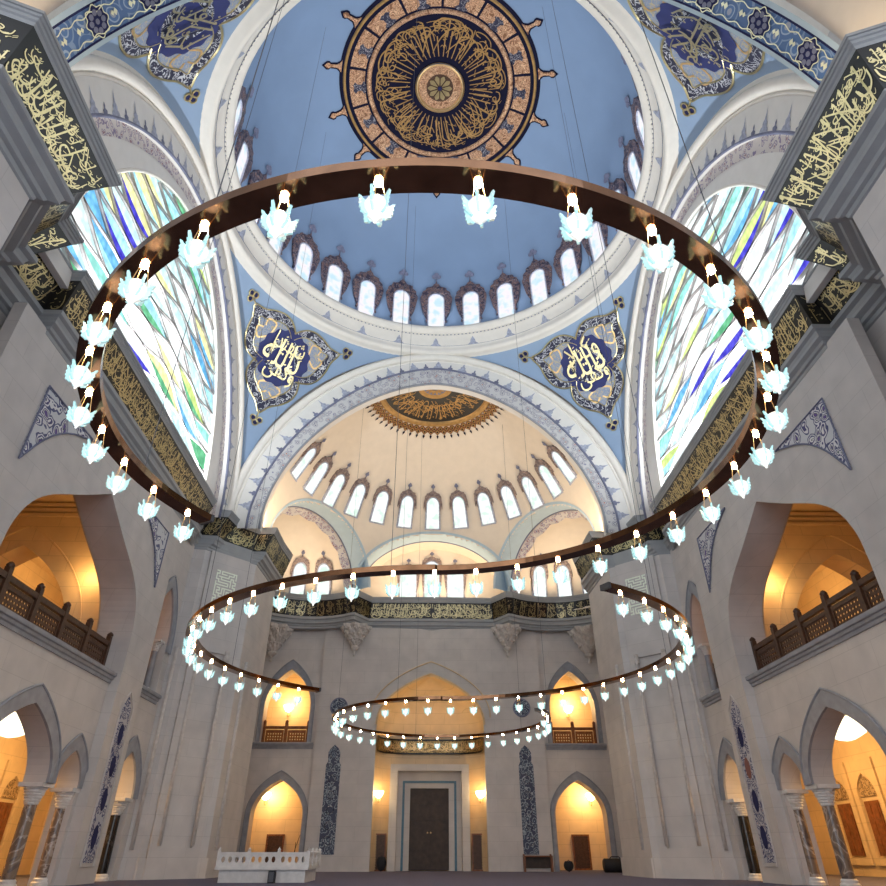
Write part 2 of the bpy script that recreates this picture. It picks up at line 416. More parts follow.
def crests(mb, curve, F, step, big=1., w=.012, par=None):
    for i, (x, z, nx, nz) in enumerate(along(curve, step)):
        if par is not None and i % 2 != par: continue
        S = CR_BIG if i % 2 == 0 else CR_SML
        mb.poly([(x + (-nz) * a * big + nx * b * big, z + nx * a * big + nz * b * big) for a, b in S], [], F, w)
    return mb
NA = 64
def arch_set(F, mid, trim, name, band=None):
    tr = down(sup(mid, trim[0], SP, trim[1], NA, 1.75))
    mo = down(clampx(sup(mid, 8.0, SP, 8.28, NA, 1.9), A, mid))
    o = MB().strip([F(*p) for p in tr], [F(*p) for p in mo]).build(name, M['face'], kind='structure')
    mid_c = clampx(sup(mid, 7.86, SP, 8.12, NA, 1.9), A - .02, mid)
    MB().tube([F(x, z, .02) for x, z in down(mid_c)], .17, 10).build('moulding', M['white'], o, smooth=True)
    MB().tube([F(x, z, .0) for x, z in down(sup(mid, 7.62, SP, 7.9, NA, 1.9))], .045, 6).build('moulding', M['white'], o, smooth=True)
    MB().tube([F(x, z, .0) for x, z in tr], .045, 6).build('painted_line', M['dusk'], o, smooth=True)
    cc = sup(mid, trim[0] + .03, SP, trim[1] + .03, NA, 1.75)
    crests(MB(), cc, F, .54, 1.15, .012, 0).build('painted_crest_row', M['lilac'], o); crests(MB(), cc, F, .54, 1., .012, 1).build('painted_crest_row', M['dusk'], o)
    return o
# far arch with its tiled band
F = ffar(CY + A)
o = arch_set(F, 0, (7.1, 7.46), 'wall_back')
inn = down(sup(0, 6.6, SP, 6.6, NA, 1.75)); tr = down(sup(0, 7.1, SP, 7.46, NA, 1.75))
MB().strip([F(x, z, -.02) for x, z in inn], [F(x, z, -.02) for x, z in tr]).build('tile_band', M['arch_band'], o)
MB().tube([F(x, z, 0) for x, z in inn], .05, 6).build('edge_bead', M['trim'], o, smooth=True)
MB().strip([F(x, z, 0) for x, z in inn], [F(x, z, -.4) for x, z in inn]).build('arch_soffit', M['face'], o)
# near arch with its blue tiled soffit
F = fnear(CY - A)
o = arch_set(F, 0, (7.4, 7.3), 'wall_near')
def near_arch(y, a=7.3, h=7.2): return [Vector((x, y, z)) for x, z in down(sup(0, a, SP, h, 96, 1.75))]
MB().strip(near_arch(6.25), near_arch(5.48)).build('tile_soffit', M['blue_band'], o)
MB().strip(near_arch(6.25), near_arch(6.25, 7.45, 7.35)).build('arch_edge', M['blue_grey'], o)
for y0, y1, mt in ((6.25, 6.17, 'blue_grey'), (6.17, 6.13, 'navy'), (5.60, 5.56, 'navy'), (5.56, 5.46, 'blue_grey')):
    MB().strip([p + Vector((0, 0, 0)) for p in near_arch(y0, 7.285, 7.185)], near_arch(y1, 7.285, 7.185)).build('edge_line', M[mt], o)
crv = sup(0, 7.28, SP, 7.18, 96, 1.75)
ros = MB(); lin = MB(); petl = MB()
for i, (x, z, nx, nz) in enumerate(along(crv, 1.35)):
    def F2(u, v, w=0.): return (x + -nz * u - nx * w, 5.86 + v, z + nx * u - nz * w)
    out = [((.25 + .025 * math.cos(8 * q)) * math.cos(q), (.25 + .025 * math.cos(8 * q)) * math.sin(q)) for q in [2 * PI * k / 64 for k in range(64)]]
    ros.poly(out, [], F2, .012)
    lin.strip([F2(a * 1.07, b * 1.07, .016) for a, b in out + out[:1]], [F2(a * .98, b * .98, .016) for a, b in out + out[:1]])
    for k in range(8):
        q = 2 * PI * k / 8; petl.poly([(.15 * math.cos(q) + .055 * math.cos(w), .15 * math.sin(q) + .055 * math.sin(w)) for w in [2 * PI * j / 10 for j in range(10)]], [], F2, .018)
    petl.poly([(.05 * math.cos(w), .05 * math.sin(w)) for w in [2 * PI * j / 10 for j in range(10)]], [], F2, .018)
    for s in (-1, 1): lin.poly([(s * .48, .07), (s * .48 + .05, 0), (s * .48, -.07), (s * .48 - .05, 0)], [], F2, .016); lin.poly([(s * .40, .05), (s * .40 + .04, 0), (s * .40, -.05), (s * .40 - .04, 0)], [], F2, .016)
for yy in (6.05, 5.68):
    P = [Vector((x - nx * .014, yy + .028 * math.sin(i * 1.05), z - nz * .014)) for i, (x, z, nx, nz) in enumerate(along(crv, .06))]
    lin.strip(P, [p + Vector((0, .022, 0)) for p in P])
ros.build('rosette_row', M['navy'], o); lin.build('gilt_line', M['pale'], o); petl.build('petal_row', M['dusk'], o)
# near half dome (over the viewer)
NR = 7.36
m = MB().grid(lambda u, v: (NR * math.cos(v * PI / 2) * math.cos(PI + u * PI), 5.48 + NR * math.cos(v * PI / 2) * math.sin(PI + u * PI), SP + (NR - .12) * math.sin(v * PI / 2)), 72, 30)
m.build('ceiling', M['cream'], smooth=True, kind='structure')

# ---- side tympana with the great stained-glass windows
WMID = 14.15
wcurve = sup(WMID, 5.35, 11.2, 6.8, 56, 1.9)
def inside(P, x, y):
    c = False; j = len(P) - 1
    for i in range(len(P)):
        if (P[i][1] > y) != (P[j][1] > y) and x < (P[j][0] - P[i][0]) * (y - P[i][1]) / (P[j][1] - P[i][1]) + P[i][0]: c = not c
        j = i
    return c
def clip_convex(poly, C):
    """Sutherland-Hodgman against a counter-clockwise convex outline"""
    out = list(poly)
    for i in range(len(C)):
        a, b = C[i], C[(i + 1) % len(C)]; inp = out; out = []
        side = lambda p: (b[0] - a[0]) * (p[1] - a[1]) - (b[1] - a[1]) * (p[0] - a[0])
        for k in range(len(inp)):
            p, q = inp[k - 1], inp[k]; sp, sq = side(p), side(q)
            if (sp >= 0) != (sq >= 0):
                t = sp / (sp - sq); out.append((lerp(p[0], q[0], t), lerp(p[1], q[1], t)))
            if sq >= 0: out.append(q)
        if not out: return []
    return out
for sx in (-1, 1):
    F = fside(sx, A)
    side = 'left' if sx < 0 else 'right'
    o = arch_set(F, CY, (6.95, 7.35), 'wall_' + side)
    tr = down(sup(CY, 6.95, SP, 7.35, NA, 1.75)); t2 = down(sup(CY, 6.5, SP, 6.95, NA, 1.75))
    MB().strip([F(x, z, 0) for x, z in tr], [F(x, z, -.2) for x, z in tr]).build('arch_soffit', M['face'], o)
    MB().strip([F(x, z, -.19) for x, z in tr], [F(x, z, -.19) for x, z in t2]).build('tile_border', M['border'], o)
    m = MB().plate(down(tr[1:-1], 10.8), [[(x, z) for x, z in wcurve[::-1]]], F, .16, -.2)
    m.build('tympanum', M['face'], o)
    MB().tube([F(x, z, -.2) for x, z in wcurve], .05, 6).build('window_bead', M['white'], o, smooth=True)
    # leaves of glass between two families of waves
    rr = random.Random(5 + sx); C = wcurve; W = MB(); T = MB(); FW = fside(sx, A + .33)
    nrow = 22; pitch = .37; lam = 4.0; amp = pitch * .5
    def wv(i, y): return 10.6 + i * pitch + amp * math.sin(2 * PI * (y / lam) + PI * i) + .16 * math.sin(y * .9 + 1.)
    cols = [0, 0, 1, 1, 1, 1, 2, 2, 2, 2, 3, 4, 5, 5, 8, 1, 2, 7]
    for i in range(nrow):
        off = .25 * lam if i % 2 == 0 else .75 * lam
        k0 = 7.5
        k = -1
        while True:
            ya = k0 + off + k * lam; k += 1
            if ya > 21.5: break
            for half in (0, 1):
                N = 12; up = []; lo = []
                for q in range(N + 1):
                    y = ya + lam * q / N; b = wv(i, y); t = wv(i + 1, y); md = (b + t) / 2
                    lo.append((y, b if half == 0 else md)); up.append((y, md if half == 0 else t))
                cen = (ya + lam / 2, wv(i, ya + lam / 2)); near_low = cen[1] < 13.4 or (cen[0] < 10.8 and cen[1] < 15)
                ci = rr.choice([6, 6, 3, 1, 0, 7, 6, 1] if (near_low and half == 0 and rr.random() < .85) else cols)
                pl = clip_convex(lo + up[::-1], C)
                if len(pl) > 2: W.poly(pl, [], FW, 0., ci)
        for w_, wd in ((wv, .06),):
            seg = []
            for q in range(221):
                y = 8.4 + q * .052
                z = wv(i, y)
                if inside(C, y, z): seg.append((y, z))
                else:
                    if len(seg) > 1: T.strip([FW(a, b + wd * .5, .07) for a, b in seg], [FW(a, b - wd * .5, .07) for a, b in seg]); T.strip([FW(a, b - wd * .5, .07) for a, b in seg], [FW(a, b - wd * .5, .0) for a, b in seg])
                    seg = []
            if len(seg) > 1: T.strip([FW(a, b + wd * .5, .07) for a, b in seg], [FW(a, b - wd * .5, .07) for a, b in seg])
    w = W.build('window_1' if sx < 0 else 'window_2', M['sg'], kind='structure')
    T.build('tracery', M['tracery'], w)

# ---- far half dome with its three exedrae
SC0 = (0, 23.0, 11.45); SR = 6.95
EX = [dict(az=0., hw=3.65, h=2.9, p=7.3, z0=11.3), dict(az=-53., hw=3.13, h=3.05, p=7.2, z0=11.3), dict(az=53., hw=3.13, h=3.05, p=7.2, z0=11.3)]
for e in EX:
    a = R(e['az']); e['d'] = (math.sin(a), math.cos(a)); e['t'] = (math.cos(a), -math.sin(a))
def ex_sp(e, x, y): return ((x * e['t'][0] + (y - 23.) * e['t'][1]), (x * e['d'][0] + (y - 23.) * e['d'][1]))
def ex_pt(e, s, p, z): return Vector((s * e['t'][0] + p * e['d'][0], 23. + s * e['t'][1] + p * e['d'][1], z))
def keep(x, y, z):
    if y < CY + A + .02: return False
    for e in EX:
        s, p = ex_sp(e, x, y)
        if p > 0 and abs(s) < e['hw'] - .04 and z < e['z0'] + (e['h'] - .04) * math.sqrt(1 - (s / e['hw']) ** 2): return False
    return True
def sdome(az, el, w=0.):
    r = SR - w; return Vector((r * math.cos(el) * math.sin(az), 23. + r * math.cos(el) * math.cos(az), SC0[2] + r * math.sin(el)))
m = MB().grid(lambda u, v: sdome(R(lerp(-102, 102, u)), v * PI / 2), 260, 110, keep=keep)
m.build('ceiling', M['cream'], smooth=True, kind='structure')
def on_sphere(s, z): return math.sqrt(max(.01, SR * SR - s * s - (z - SC0[2]) ** 2))
for ei, e in enumerate(EX):
    th = [PI * k / 48 for k in range(49)]
    oc = [(e['hw'] * math.cos(q), e['z0'] + e['h'] * math.sin(q)) for q in th]
    o = MB().strip([ex_pt(e, s, on_sphere(s, z) - .03, z) for s, z in oc], [ex_pt(e, s, e['p'], z) for s, z in oc]).build('ceiling', M['blue_grey'], smooth=True, kind='structure')
    oc2 = [(s * 1.035, e['z0'] + (z - e['z0']) * 1.035) for s, z in oc]
    MB().strip([ex_pt(e, s, on_sphere(s, z) - .03, z) for s, z in oc], [ex_pt(e, s, on_sphere(s, z) - .02, z) for s, z in oc2]).build('arch_edge', M['blue_grey'], o)
    MB().tube([ex_pt(e, s, e['p'], z) for s, z in oc], .04, 6).build('edge_bead', M['dusk'], o)
    if ei == 0:
        MB().strip([ex_pt(e, s, e['p'], z) for s, z in oc], [ex_pt(e, s, 8.5, z) for s, z in oc]).build('vault', M['cream'], o, smooth=True)
        MB().poly([(e['hw'], 10.6)] + oc + [(-e['hw'], 10.6)], [], lambda u, v, w=0.: ex_pt(e, u, 8.4, v)).build('back_plaster', M['cream'], o)
    else:
        e['D'] = 3.1
        def nv(u, v):
            q = u * PI / 2; s, z = oc[0][0] * 0, 0
            k = v * PI; c = math.cos(q)
            return ex_pt(e, e['hw'] * math.cos(k) * c, e['p'] + e['D'] * math.sin(q), e['z0'] + e['h'] * math.sin(k) * c)
        # quarter dome: sweep the arch back and shrink it, over a half-round drum
        MB().grid(lambda u, v: ex_pt(e, e['hw'] * math.cos(v * PI / 2) * math.cos(u * PI), e['p'] + e['D'] * math.cos(v * PI / 2) * math.sin(u * PI), e['z0'] + e['h'] * math.sin(v * PI / 2)), 40, 20).build('vault', M['cream'], o, smooth=True)
        MB().grid(lambda u, v: ex_pt(e, e['hw'] * math.cos(u * PI), e['p'] + e['D'] * math.sin(u * PI), lerp(10.6, e['z0'], v)), 40, 1).build('drum', M['cream'], o, smooth=True)
        # painted border that follows the arch inside
        MB().grid(lambda u, v: ex_pt(e, e['hw'] * (.995 - .05 * v - .04 * abs(math.sin(9 * u * PI)) * v) * math.cos(u * PI), e['p'] + .05 + .3 * v, e['z0'] + e['h'] * (.985 - .06 * v - .04 * abs(math.sin(9 * u * PI)) * v) * math.sin(u * PI)), 120, 3).build('painted_border', M['border'], o)

# ---- windows of the drum, half dome and exedrae
WN = [2]
def crest_outline(hw, h):
    R_ = [(hw + .05, .35), (hw + .13, .42), (hw + .09, .52), (hw + .13, .7), (hw + .24, 1.0), (hw + .34, h - .5), (hw + .36, h - .25), (hw + .30, h - .1), (hw + .27, h + .08), (hw + .13, h + .2), (hw + .1, h + .32), (.22, h + .38), (.12, h + .5), (.05, h + .54), (0, h + .66)]
    return R_
def arch_line(hw, h, n=12): return [(hw, 0)] + [(hw * math.cos(PI * k / n), h - hw + hw * math.sin(PI * k / n)) for k in range(n + 1)] + [(-hw, 0)]
def window(F, hw, h, glass, at, sc=1., crest=True, sill=True, cm='crest'):
    WN[0] += 1
    o = MB().poly(arch_line(hw, h), [], F, .03).build('window_%d' % WN[0], glass, kind='structure', at=at)
    fr = arch_line(hw, h); fo = arch_line(hw + .07, h + .07)
    mb = MB(); mb.strip([F(a, b, .03) for a, b in fr], [F(a, b, .10) for a, b in fr]); mb.strip([F(a, b, .10) for a, b in fr], [F(a, b, .07) for a, b in fo]); mb.strip([F(a, b, .07) for a, b in fo], [F(a, b, 0) for a, b in fo])
    if sill: mb.strip([F(-hw - .07, -.07, .08), F(hw + .07, -.07, .08)], [F(-hw - .07, .0, .10), F(hw + .07, 0, .10)])
    mb.build('window_frame', M['lilac'], o)
    if crest:
        Rr = [(a if a <= .25 else hw + (a - hw) * sc, b if b <= h else h + (b - h) * sc) for a, b in crest_outline(hw, h)]
        Rr = cat(Rr, 3)
        outer = Rr + [(-a, b) for a, b in Rr[:-1][::-1]]
        i_ = [(a, max(b, .35)) for a, b in arch_line(hw + .05, h + .05)]
        poly = outer + i_[::-1]
        mb = MB(); mb.poly(poly, [], F, .09)
        mb.strip([F(a, b, .09) for a, b in outer], [F(a, b, -.02) for a, b in outer])
        mb.build('carved_crest', M[cm], o)
        mb = MB(); t = h + .62 * sc
        mb.tube([F(0, t, .05), F(0, t + .2 * sc, .05)], .03, 5)
        for a, b in ((0, .36), (-.1, .26), (.1, .26)):
            mb.poly([(a * sc + .085 * sc * math.cos(2 * PI * k / 10), t + b * sc + .085 * sc * math.sin(2 * PI * k / 10)) for k in range(10)], [], F, .08)
            mb.tube([F(a * sc + .085 * sc * math.cos(2 * PI * k / 10), t + b * sc + .085 * sc * math.sin(2 * PI * k / 10), .07) for k in range(10)], .02, 4, True)
        mb.build('finial', M['dusk'], o)
    return o
def fdome(u, v, w=0.):
    z = 20.78 + v; r = dome_r(z); p = dome(r, PI / 2 - u / max(r, .1), w); return Vector((p.x, p.y + CY, p.z))
w0 = window(fdome, .355, 2.1, M['sky_glass'], (0, CY, 0), 1.12, sill=False)
for k in range(1, 28):
    c = copy_tree(w0); WN[0] += 1; c.name = 'window_%d' % WN[0]; c.rotation_euler.z = 2 * PI * k / 28
def fsd(u, v, w=0.):
    el = math.asin((14.43 - SC0[2] + v * .98) / SR); return sdome(u / (SR * math.cos(math.asin((14.43 - SC0[2] + .9) / SR))), el, w)
w1 = window(fsd, .30, 1.36, M['apse_glass'], (0, 23., 0), .5, cm='crest2')
for k in range(-6, 7):
    if k: c = copy_tree(w1); WN[0] += 1; c.name = 'window_%d' % WN[0]; c.rotation_euler.z = R(13.33) * k
for x, hw, h in ((0, .36, 2.35), (-1.22, .4, 1.95), (1.22, .4, 1.95)):
    window(lambda u, v, w=0.: ex_pt(EX[0], u + x, 8.4 - w, 11.15 + v), hw, h, M['apse_glass'], None, .5, cm='crest2')
for e in EX[1:]:
    for q in (-60, -36, -12, 12, 36, 60):
        def fex(u, v, w=0.):
            z = 11.2 + v; k = math.sqrt(max(0, 1 - (max(0, z - e['z0']) / e['h']) ** 2)); b = R(q) + u / e['hw']
            return ex_pt(e, (e['hw'] * k - w - .02) * math.sin(b), e['p'] + (e['D'] * k - w - .02) * math.cos(b), z)
        window(fex, .33, 1.55, M['apse_glass'], None, .5, cm='crest2')

# ---- cornice with the inscription frieze
_arc = [(-5.8 + 2.95 * math.cos(R(q)), 27.3 + 2.95 * math.sin(R(q))) for q in range(222, 50, -9)]
TIP = [(-9.6, 3.33), (-6.13, 4.62), (-6.13, 7.55), (-6.75, 7.58), (-7.48, 8.32), (-7.45, 8.93), (-8.05, 8.97), (-8.03, 9.72), (-7.74, 9.72), (-7.84, 20.45),
       (-8.15, 20.6), (-8.15, 21.15), (-7.5, 21.22), (-7.38, 22.0), (-6.75, 22.7), (-6.1, 22.64), (-6.08, 24.0), (-5.95, 25.3), (-6.9, 25.0)] + _arc + [(-3.56, 29.48), (-2.91, 30.48), (0, 30.42)]
WALLP = [(-9.6, 4.25), (-6.93, 5.2), (-6.93, 6.78), (-7.1, 6.8), (-8.28, 7.99), (-8.25, 8.13), (-8.85, 8.17), (-8.83, 10.1), (-8.32, 10.1), (-8.32, 20.2),
       (-8.62, 21.12), (-8.6, 21.2), (-8.17, 21.27), (-8.0, 21.45), (-6.94, 22.5), (-6.67, 22.65), (-6.6, 23.9), (-6.55, 25.6), (-7.0, 25.7)]
def offset(P, d):
    out = []; n = len(P)
    for i in range(n):
        def nrm(a, b):
            l = math.hypot(b[0] - a[0], b[1] - a[1]); return (-(b[1] - a[1]) / l, (b[0] - a[0]) / l)
        n1 = nrm(P[i - 1], P[i]) if i else None; n2 = nrm(P[i], P[i + 1]) if i < n - 1 else None
        n1 = n1 or n2; n2 = n2 or n1
        mx, my = n1[0] + n2[0], n1[1] + n2[1]; k = (mx * n1[0] + my * n1[1]); k = max(k, .55)
        out.append((P[i][0] + mx / k * d, P[i][1] + my / k * d))
    return out
WALLP += offset(TIP, .45)[len(WALLP):]
def tip(f, sx):
    """plan line between the cornice's outer edge (f = 0) and the wall below it (f = 1)"""
    return [(-sx * lerp(a[0], b[0], f), lerp(a[1], b[1], f)) if sx > 0 else (lerp(a[0], b[0], f), lerp(a[1], b[1], f)) for a, b in zip(TIP, WALLP)]
F_HI, F_LO = .15, .62
PROF_T = [(1.9, 11.27), (.0, 11.27), (0, 11.2), (.03, 11.2), (.04, 11.15), (.075, 11.14), (.08, 11.08), (.12, 11.06), (.13, 11.02), (F_HI, 11.0)]
PROF_L = [(F_LO, 10.24), (.50, 10.26), (.48, 10.14), (.60, 10.1), (.64, 10.02), (.64, 9.95), (.80, 9.9), (.84, 9.84), (.93, 9.82), (.95, 9.74), (1.0, 9.72), (1.15, 9.7)]
def sweep(mb, prof, sx, i0=0, i1=None):
    L = [[(x, y, z) for x, y in tip(d, sx)[i0:i1]] for d, z in prof]
    for a, b in zip(L, L[1:]): mb.strip(a, b)
    return mb
for sx in (-1, 1):
    side = 'left' if sx < 0 else 'right'
    sweep(MB(), PROF_T, sx).build('trim_%d' % (2 if sx < 0 else 3), M['cornice'], kind='structure')
    sweep(MB(), PROF_L, sx).build('trim_%d' % (4 if sx < 0 else 5), M['cornice'], kind='structure')
    # the frieze: one thing per straight run, lettering as its part
    runs = [(0, 8, 'wrapping the near %s pier' % side), (8, 10, 'under the %s stained-glass window' % side), (10, 18, 'wrapping the far %s pier' % side), (18, len(TIP), 'on the %s half of the back wall' % side)]
    lo, hi = tip(F_LO, sx), tip(F_HI, sx)
    for ri, (i0, i1, where) in enumerate(runs):
        if i1 < len(TIP): i1 += 1
        b = MB()
        for i in range(i0, i1 - 1):
            c00, c10, c01, c11 = Vector((*lo[i], 10.24)), Vector((*lo[i + 1], 10.24)), Vector((*hi[i], 11.0)), Vector((*hi[i + 1], 11.0))
            b.grid(lambda u, v: c00.lerp(c10, u).lerp(c01.lerp(c11, u), v), 8, 6)
        o = b.build('inscription_frieze', M['black'])
        tag(o, 'black inscription band with gilt calligraphy, ' + where, 'frieze', 'inscription bands of the hall')
        mb = MB()
        for i in range(i0, i1 - 1):
            a0, a1, b0, b1 = Vector((*lo[i], 10.24)), Vector((*lo[i + 1], 10.24)), Vector((*hi[i], 11.0)), Vector((*hi[i + 1], 11.0))
            L = ((a1 - a0).length + (b1 - b0).length) / 2; hgt = (b0 - a0).length
            if L < .15: continue
            nn = (a1 - a0).cross(b0 - a0).normalized()
            dd = a1 - a0; inw = Vector((dd.y, -dd.x, 0)) * (1 if sx < 0 else -1)
            if nn.dot(inw) < 0: nn = -nn
            def FF(u, v, w=0.):
                t = u * hgt / L
                if sx > 0: t = 1 - t
                return a0.lerp(a1, t).lerp(b0.lerp(b1, t), v) + nn * w
            ml = L / hgt
            ck = lambda u, v: .02 < u < ml - .02 and .03 < v < .97
            strokes(mb, [(P, w_ * .66) for P, w_ in calligraphy(ml, 100 + i * 7 + sx, .92)], FF, ck)
            strokes(mb, [([(a * .62, b * .55 + .04) for a, b in P], w_ * .5) for P, w_ in calligraphy(ml / .62, 300 + i * 7 + sx, .85)], FF, ck)
            strokes(mb, [([(a * .6, b * .42 + .54) for a, b in P], w_ * .42) for P, w_ in calligraphy(ml / .6, 500 + i * 7 + sx, .8)], FF, ck)
        mb.build('gilt_calligraphy', M['gold'], o)

# ---- lower walls
WX, WI = 8.3, 8.56
WZ = 9.75
def wall_path(sx, i0, i1, name, d=1.):
    P = tip(d, sx)[i0:i1]
    return MB().strip([(x, y, 0) for x, y in P], [(x, y, WZ) for x, y in P]).build(name, M['stone'], kind='structure')
for sx in (-1, 1):
    side = 'left' if sx < 0 else 'right'
    wall_path(sx, 0, 9, 'wall_' + side)
    o = wall_path(sx, 10, 19, 'wall_' + side)
    # plinth and shallow panel on the far pier's front face
    P = tip(1., sx)
    q0, q1 = Vector((*P[13], 0)), Vector((*P[14], 0)); L = (q1 - q0).length; U = (q1 - q0) / L
    Nn = Vector((U.y, -U.x, 0)); Nn = Nn if Nn.y < 0 else -Nn
    FP = Fr(q0, U, (0, 0, 1), Nn)
    MB().plate([(-.03, 0), (L + .03, 0), (L + .03, WZ), (-.03, WZ)], [[(.24, .75), (.24, 6.3), (L - .24, 6.3), (L - .24, .75)]], FP, .09, .09, back=False).build('face_frame', M['stone'], o)
    for u in (.24, L - .24):
        MB().tube([FP(u, .8, .1), FP(u, 6.25, .1)], .055, 8).build('colonnette', M['carve'], o, smooth=True)
        MB().lathe([(0, 0), (.1, .0), (.1, .12), (.06, .2), (.09, .3), (.0, .3)], 10, FP(u, 6.1, .1)).build('colonnette_cap', M['carve'], o)
    for i in range(11, 17):
        a, b = Vector((*P[i], 0)), Vector((*P[i + 1], 0)); l = (b - a).length
        if l < .1: continue
        u = (b - a) / l; nn = Vector((u.y * -sx * -1, -u.x * -sx * -1, 0)); nn = nn if nn.dot(Vector((0, 14, 0)) - a) > 0 else -nn
        MB().box(-.05, l + .05, 0, .5, 0, .06, Fr(a, u, (0, 0, 1), nn)).build('plinth', M['stone'], o)
        if i in (11, 15): MB().tube([a + u * (l * .5) + nn * .03 + Vector((0, 0, .7)), a + u * (l * .5) + nn * .03 + Vector((0, 0, 6.3))], .06, 8).build('colonnette', M['carve'], o, smooth=True)

_h = cat([(3.17, 4.9), (3.16, 5.5), (3.08, 6.05), (2.78, 6.62), (2.2, 7.1), (1.1, 7.68), (0, 8.3)], 4)
ARCH_BIG = [(14.45 + a, b) for a, b in _h] + [(14.45 - a, b) for a, b in _h[:-1][::-1]]
SMALL = dict(c=20.02, hw=.74)
for sx in (-1, 1):
    side = 'left' if sx < 0 else 'right'
    F = fside(sx, WX)
    out = [(9.3, 0), (11.28, 0)] + ARCH_BIG[::-1] + [(17.62, 0), (19.12, 0), (19.12, WZ + .1), (9.3, WZ + .1)]
    # outer plane with the tall arched recess
    w = MB().plate(out, [], F, WI - WX).build('wall_' + side, M['stone'], kind='structure')
    # inner plane: arcade below, gallery opening above
    F = fside(sx, WI)
    a1 = keel(14.5, 1.45, 1.92, 3.3); a2 = keel(16.85, .6, 1.92, 2.68); a0 = keel(12.15, .6, 1.92, 2.68)
    lowz = 1.9
    out = [(11.0, 0), (11.55, 0), (11.55, 1.92)] + a0[::-1] + [(12.75, 1.9), (13.05, 1.9)] + a1[::-1] + [(15.95, 1.9), (16.25, 1.9)] + a2[::-1] + [(17.45, 0), (17.7, 0), (17.7, 4.6), (11.0, 4.6)]
    MB().plate(out, [], F, .5).build('wall_' + side, M['stone'], kind='structure')
    # gallery arch reveal
    big_in = [(11.28, 4.6)] + ARCH_BIG[::-1] + [(17.62, 4.6)]
    MB().strip([F(a, b, 0) for a, b in big_in], [F(a, b, -.72) for a, b in big_in]).build('wall_' + side, M['stone'], kind='structure')
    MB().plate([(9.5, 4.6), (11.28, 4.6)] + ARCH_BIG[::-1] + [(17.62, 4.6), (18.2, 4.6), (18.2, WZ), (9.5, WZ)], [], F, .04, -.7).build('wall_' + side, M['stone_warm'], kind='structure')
    # narrow bay beside the far pier
    up = [(20.76, 4.72), (20.76, 6.3)] + keel(20.02, .74, 6.3, 7.85)[1:-1] + [(19.28, 6.3), (19.28, 4.72)]
    lw = [(20.77, 1.9)] + keel(20.02, .75, 1.92, 3.05)[1:-1] + [(19.27, 1.9)]
    out = [(19.0, 0), (19.27, 0), (19.27, 1.9)] + keel(20.02, .75, 1.92, 3.05)[1:-1][::-1] + [(20.77, 1.9), (20.77, 0), (22.2, 0), (22.2, WZ + .1), (19.0, WZ + .1)]
    MB().plate(out, [up], F, .5).build('wall_' + side, M['stone'], kind='structure')
    # ledges
    def ledge(y0, y1, FF, z, name='gallery_ledge', dpt=0.0, d=.16):
        mb = MB(); pr = [(0, -.22), (.04, -.22), (.05, -.15), (.09, -.13), (.10, -.07), (.15, -.06), (d, -.02), (d, .03), (0, .03)]
        for (a, b), (c, e) in zip(pr, pr[1:]): mb.strip([FF(y0, z + b, a), FF(y1, z + b, a)], [FF(y0, z + e, c), FF(y1, z + e, c)])
        for yy in (y0, y1): mb.add([FF(yy, z + b, a) for a, b in pr], [tuple(range(len(pr)))])
        return mb
    tag(ledge(11.3, 17.6, F, 4.58).build('gallery_ledge', M['trim']), 'long grey stone ledge under the wooden railing of the %s gallery arch' % side, 'ledge')
    tag(ledge(19.14, 20.95, F, 4.68).build('gallery_ledge', M['trim']), 'short grey stone ledge under the narrow %s upper arch beside the far pier' % side, 'ledge')
    # stone surrounds
    def surround(FF, c, hw, z0, z1, zb, wd, label, name='arch_surround', rise=1.35, out=.06):
        i_ = [(c + hw, zb)] + keel(c, hw, z0, z1) + [(c - hw, zb)]
        o_ = [(c + hw + wd, zb)] + keel(c, hw + wd, z0, z1 + wd * rise) + [(c - hw - wd, zb)]
        mb = MB(); mb.strip([FF(a, b, out) for a, b in i_], [FF(a, b, out) for a, b in o_]); mb.strip([FF(a, b, out) for a, b in o_], [FF(a, b, -.02) for a, b in o_]); mb.strip([FF(a, b, out) for a, b in i_], [FF(a, b, 0) for a, b in i_])
        b2 = MB().tube([FF(a, b, out) for a, b in o_], .03, 6)
        o = mb.build(name, M['trim']); b2.build('edge_roll', M['trim'], o)
        return tag(o, label, 'arch surround', 'grey stone arch surrounds')
    surround(F, 14.5, 1.45, 1.92, 3.3, 1.92, .28, 'broad grey pointed surround of the large lower arch in the %s wall' % side)
    surround(F, 16.85, .6, 1.92, 2.68, 1.92, .26, 'narrow grey pointed surround between the large lower arch and the tile strip on the %s' % side, out=.045)
    surround(F, 20.02, .75, 1.92, 3.05, 1.92, .3, 'narrow grey pointed surround of the lower arch next to the %s far pier' % side)
    surround(F, 20.02, .74, 6.3, 7.85, 6.0, .3, 'narrow grey pointed surround of the upper arch next to the %s far pier' % side)
    # columns of the arcade
    def column(x, y, z0, z1, r, shaft, label, cap=.42, group=None):
        t = thing('column', (x, y, z0), label, 'column', group or 'marble columns of the side arcades')
        MB().lathe([(0, 0), (r * 1.5, 0), (r * 1.5, .06), (r * 1.25, .09), (r * 1.3, .13), (r * 1.05, .16)], 20, (x, y, z0)).build('base', M['marble_white'], t, smooth=False)
        MB().lathe([(r, .15), (r * 1.03, .5), (r * .95, z1 - z0 - cap)], 20, (x, y, z0)).build('shaft', M[shaft], t, smooth=True)
        mb = MB(); zc = z1 - cap
        for k in range(6):
            mb.lathe([(r * (1.0 + .13 * k), zc + cap * .8 * k / 6), (r * (1.16 + .13 * k), zc + cap * .8 * (k + .45) / 6), (r * (1.1 + .13 * k), zc + cap * .8 * (k + 1) / 6)], 8, (x, y, 0), 22.5 * (k % 2), 360 + 22.5 * (k % 2))
        b = r * 1.95
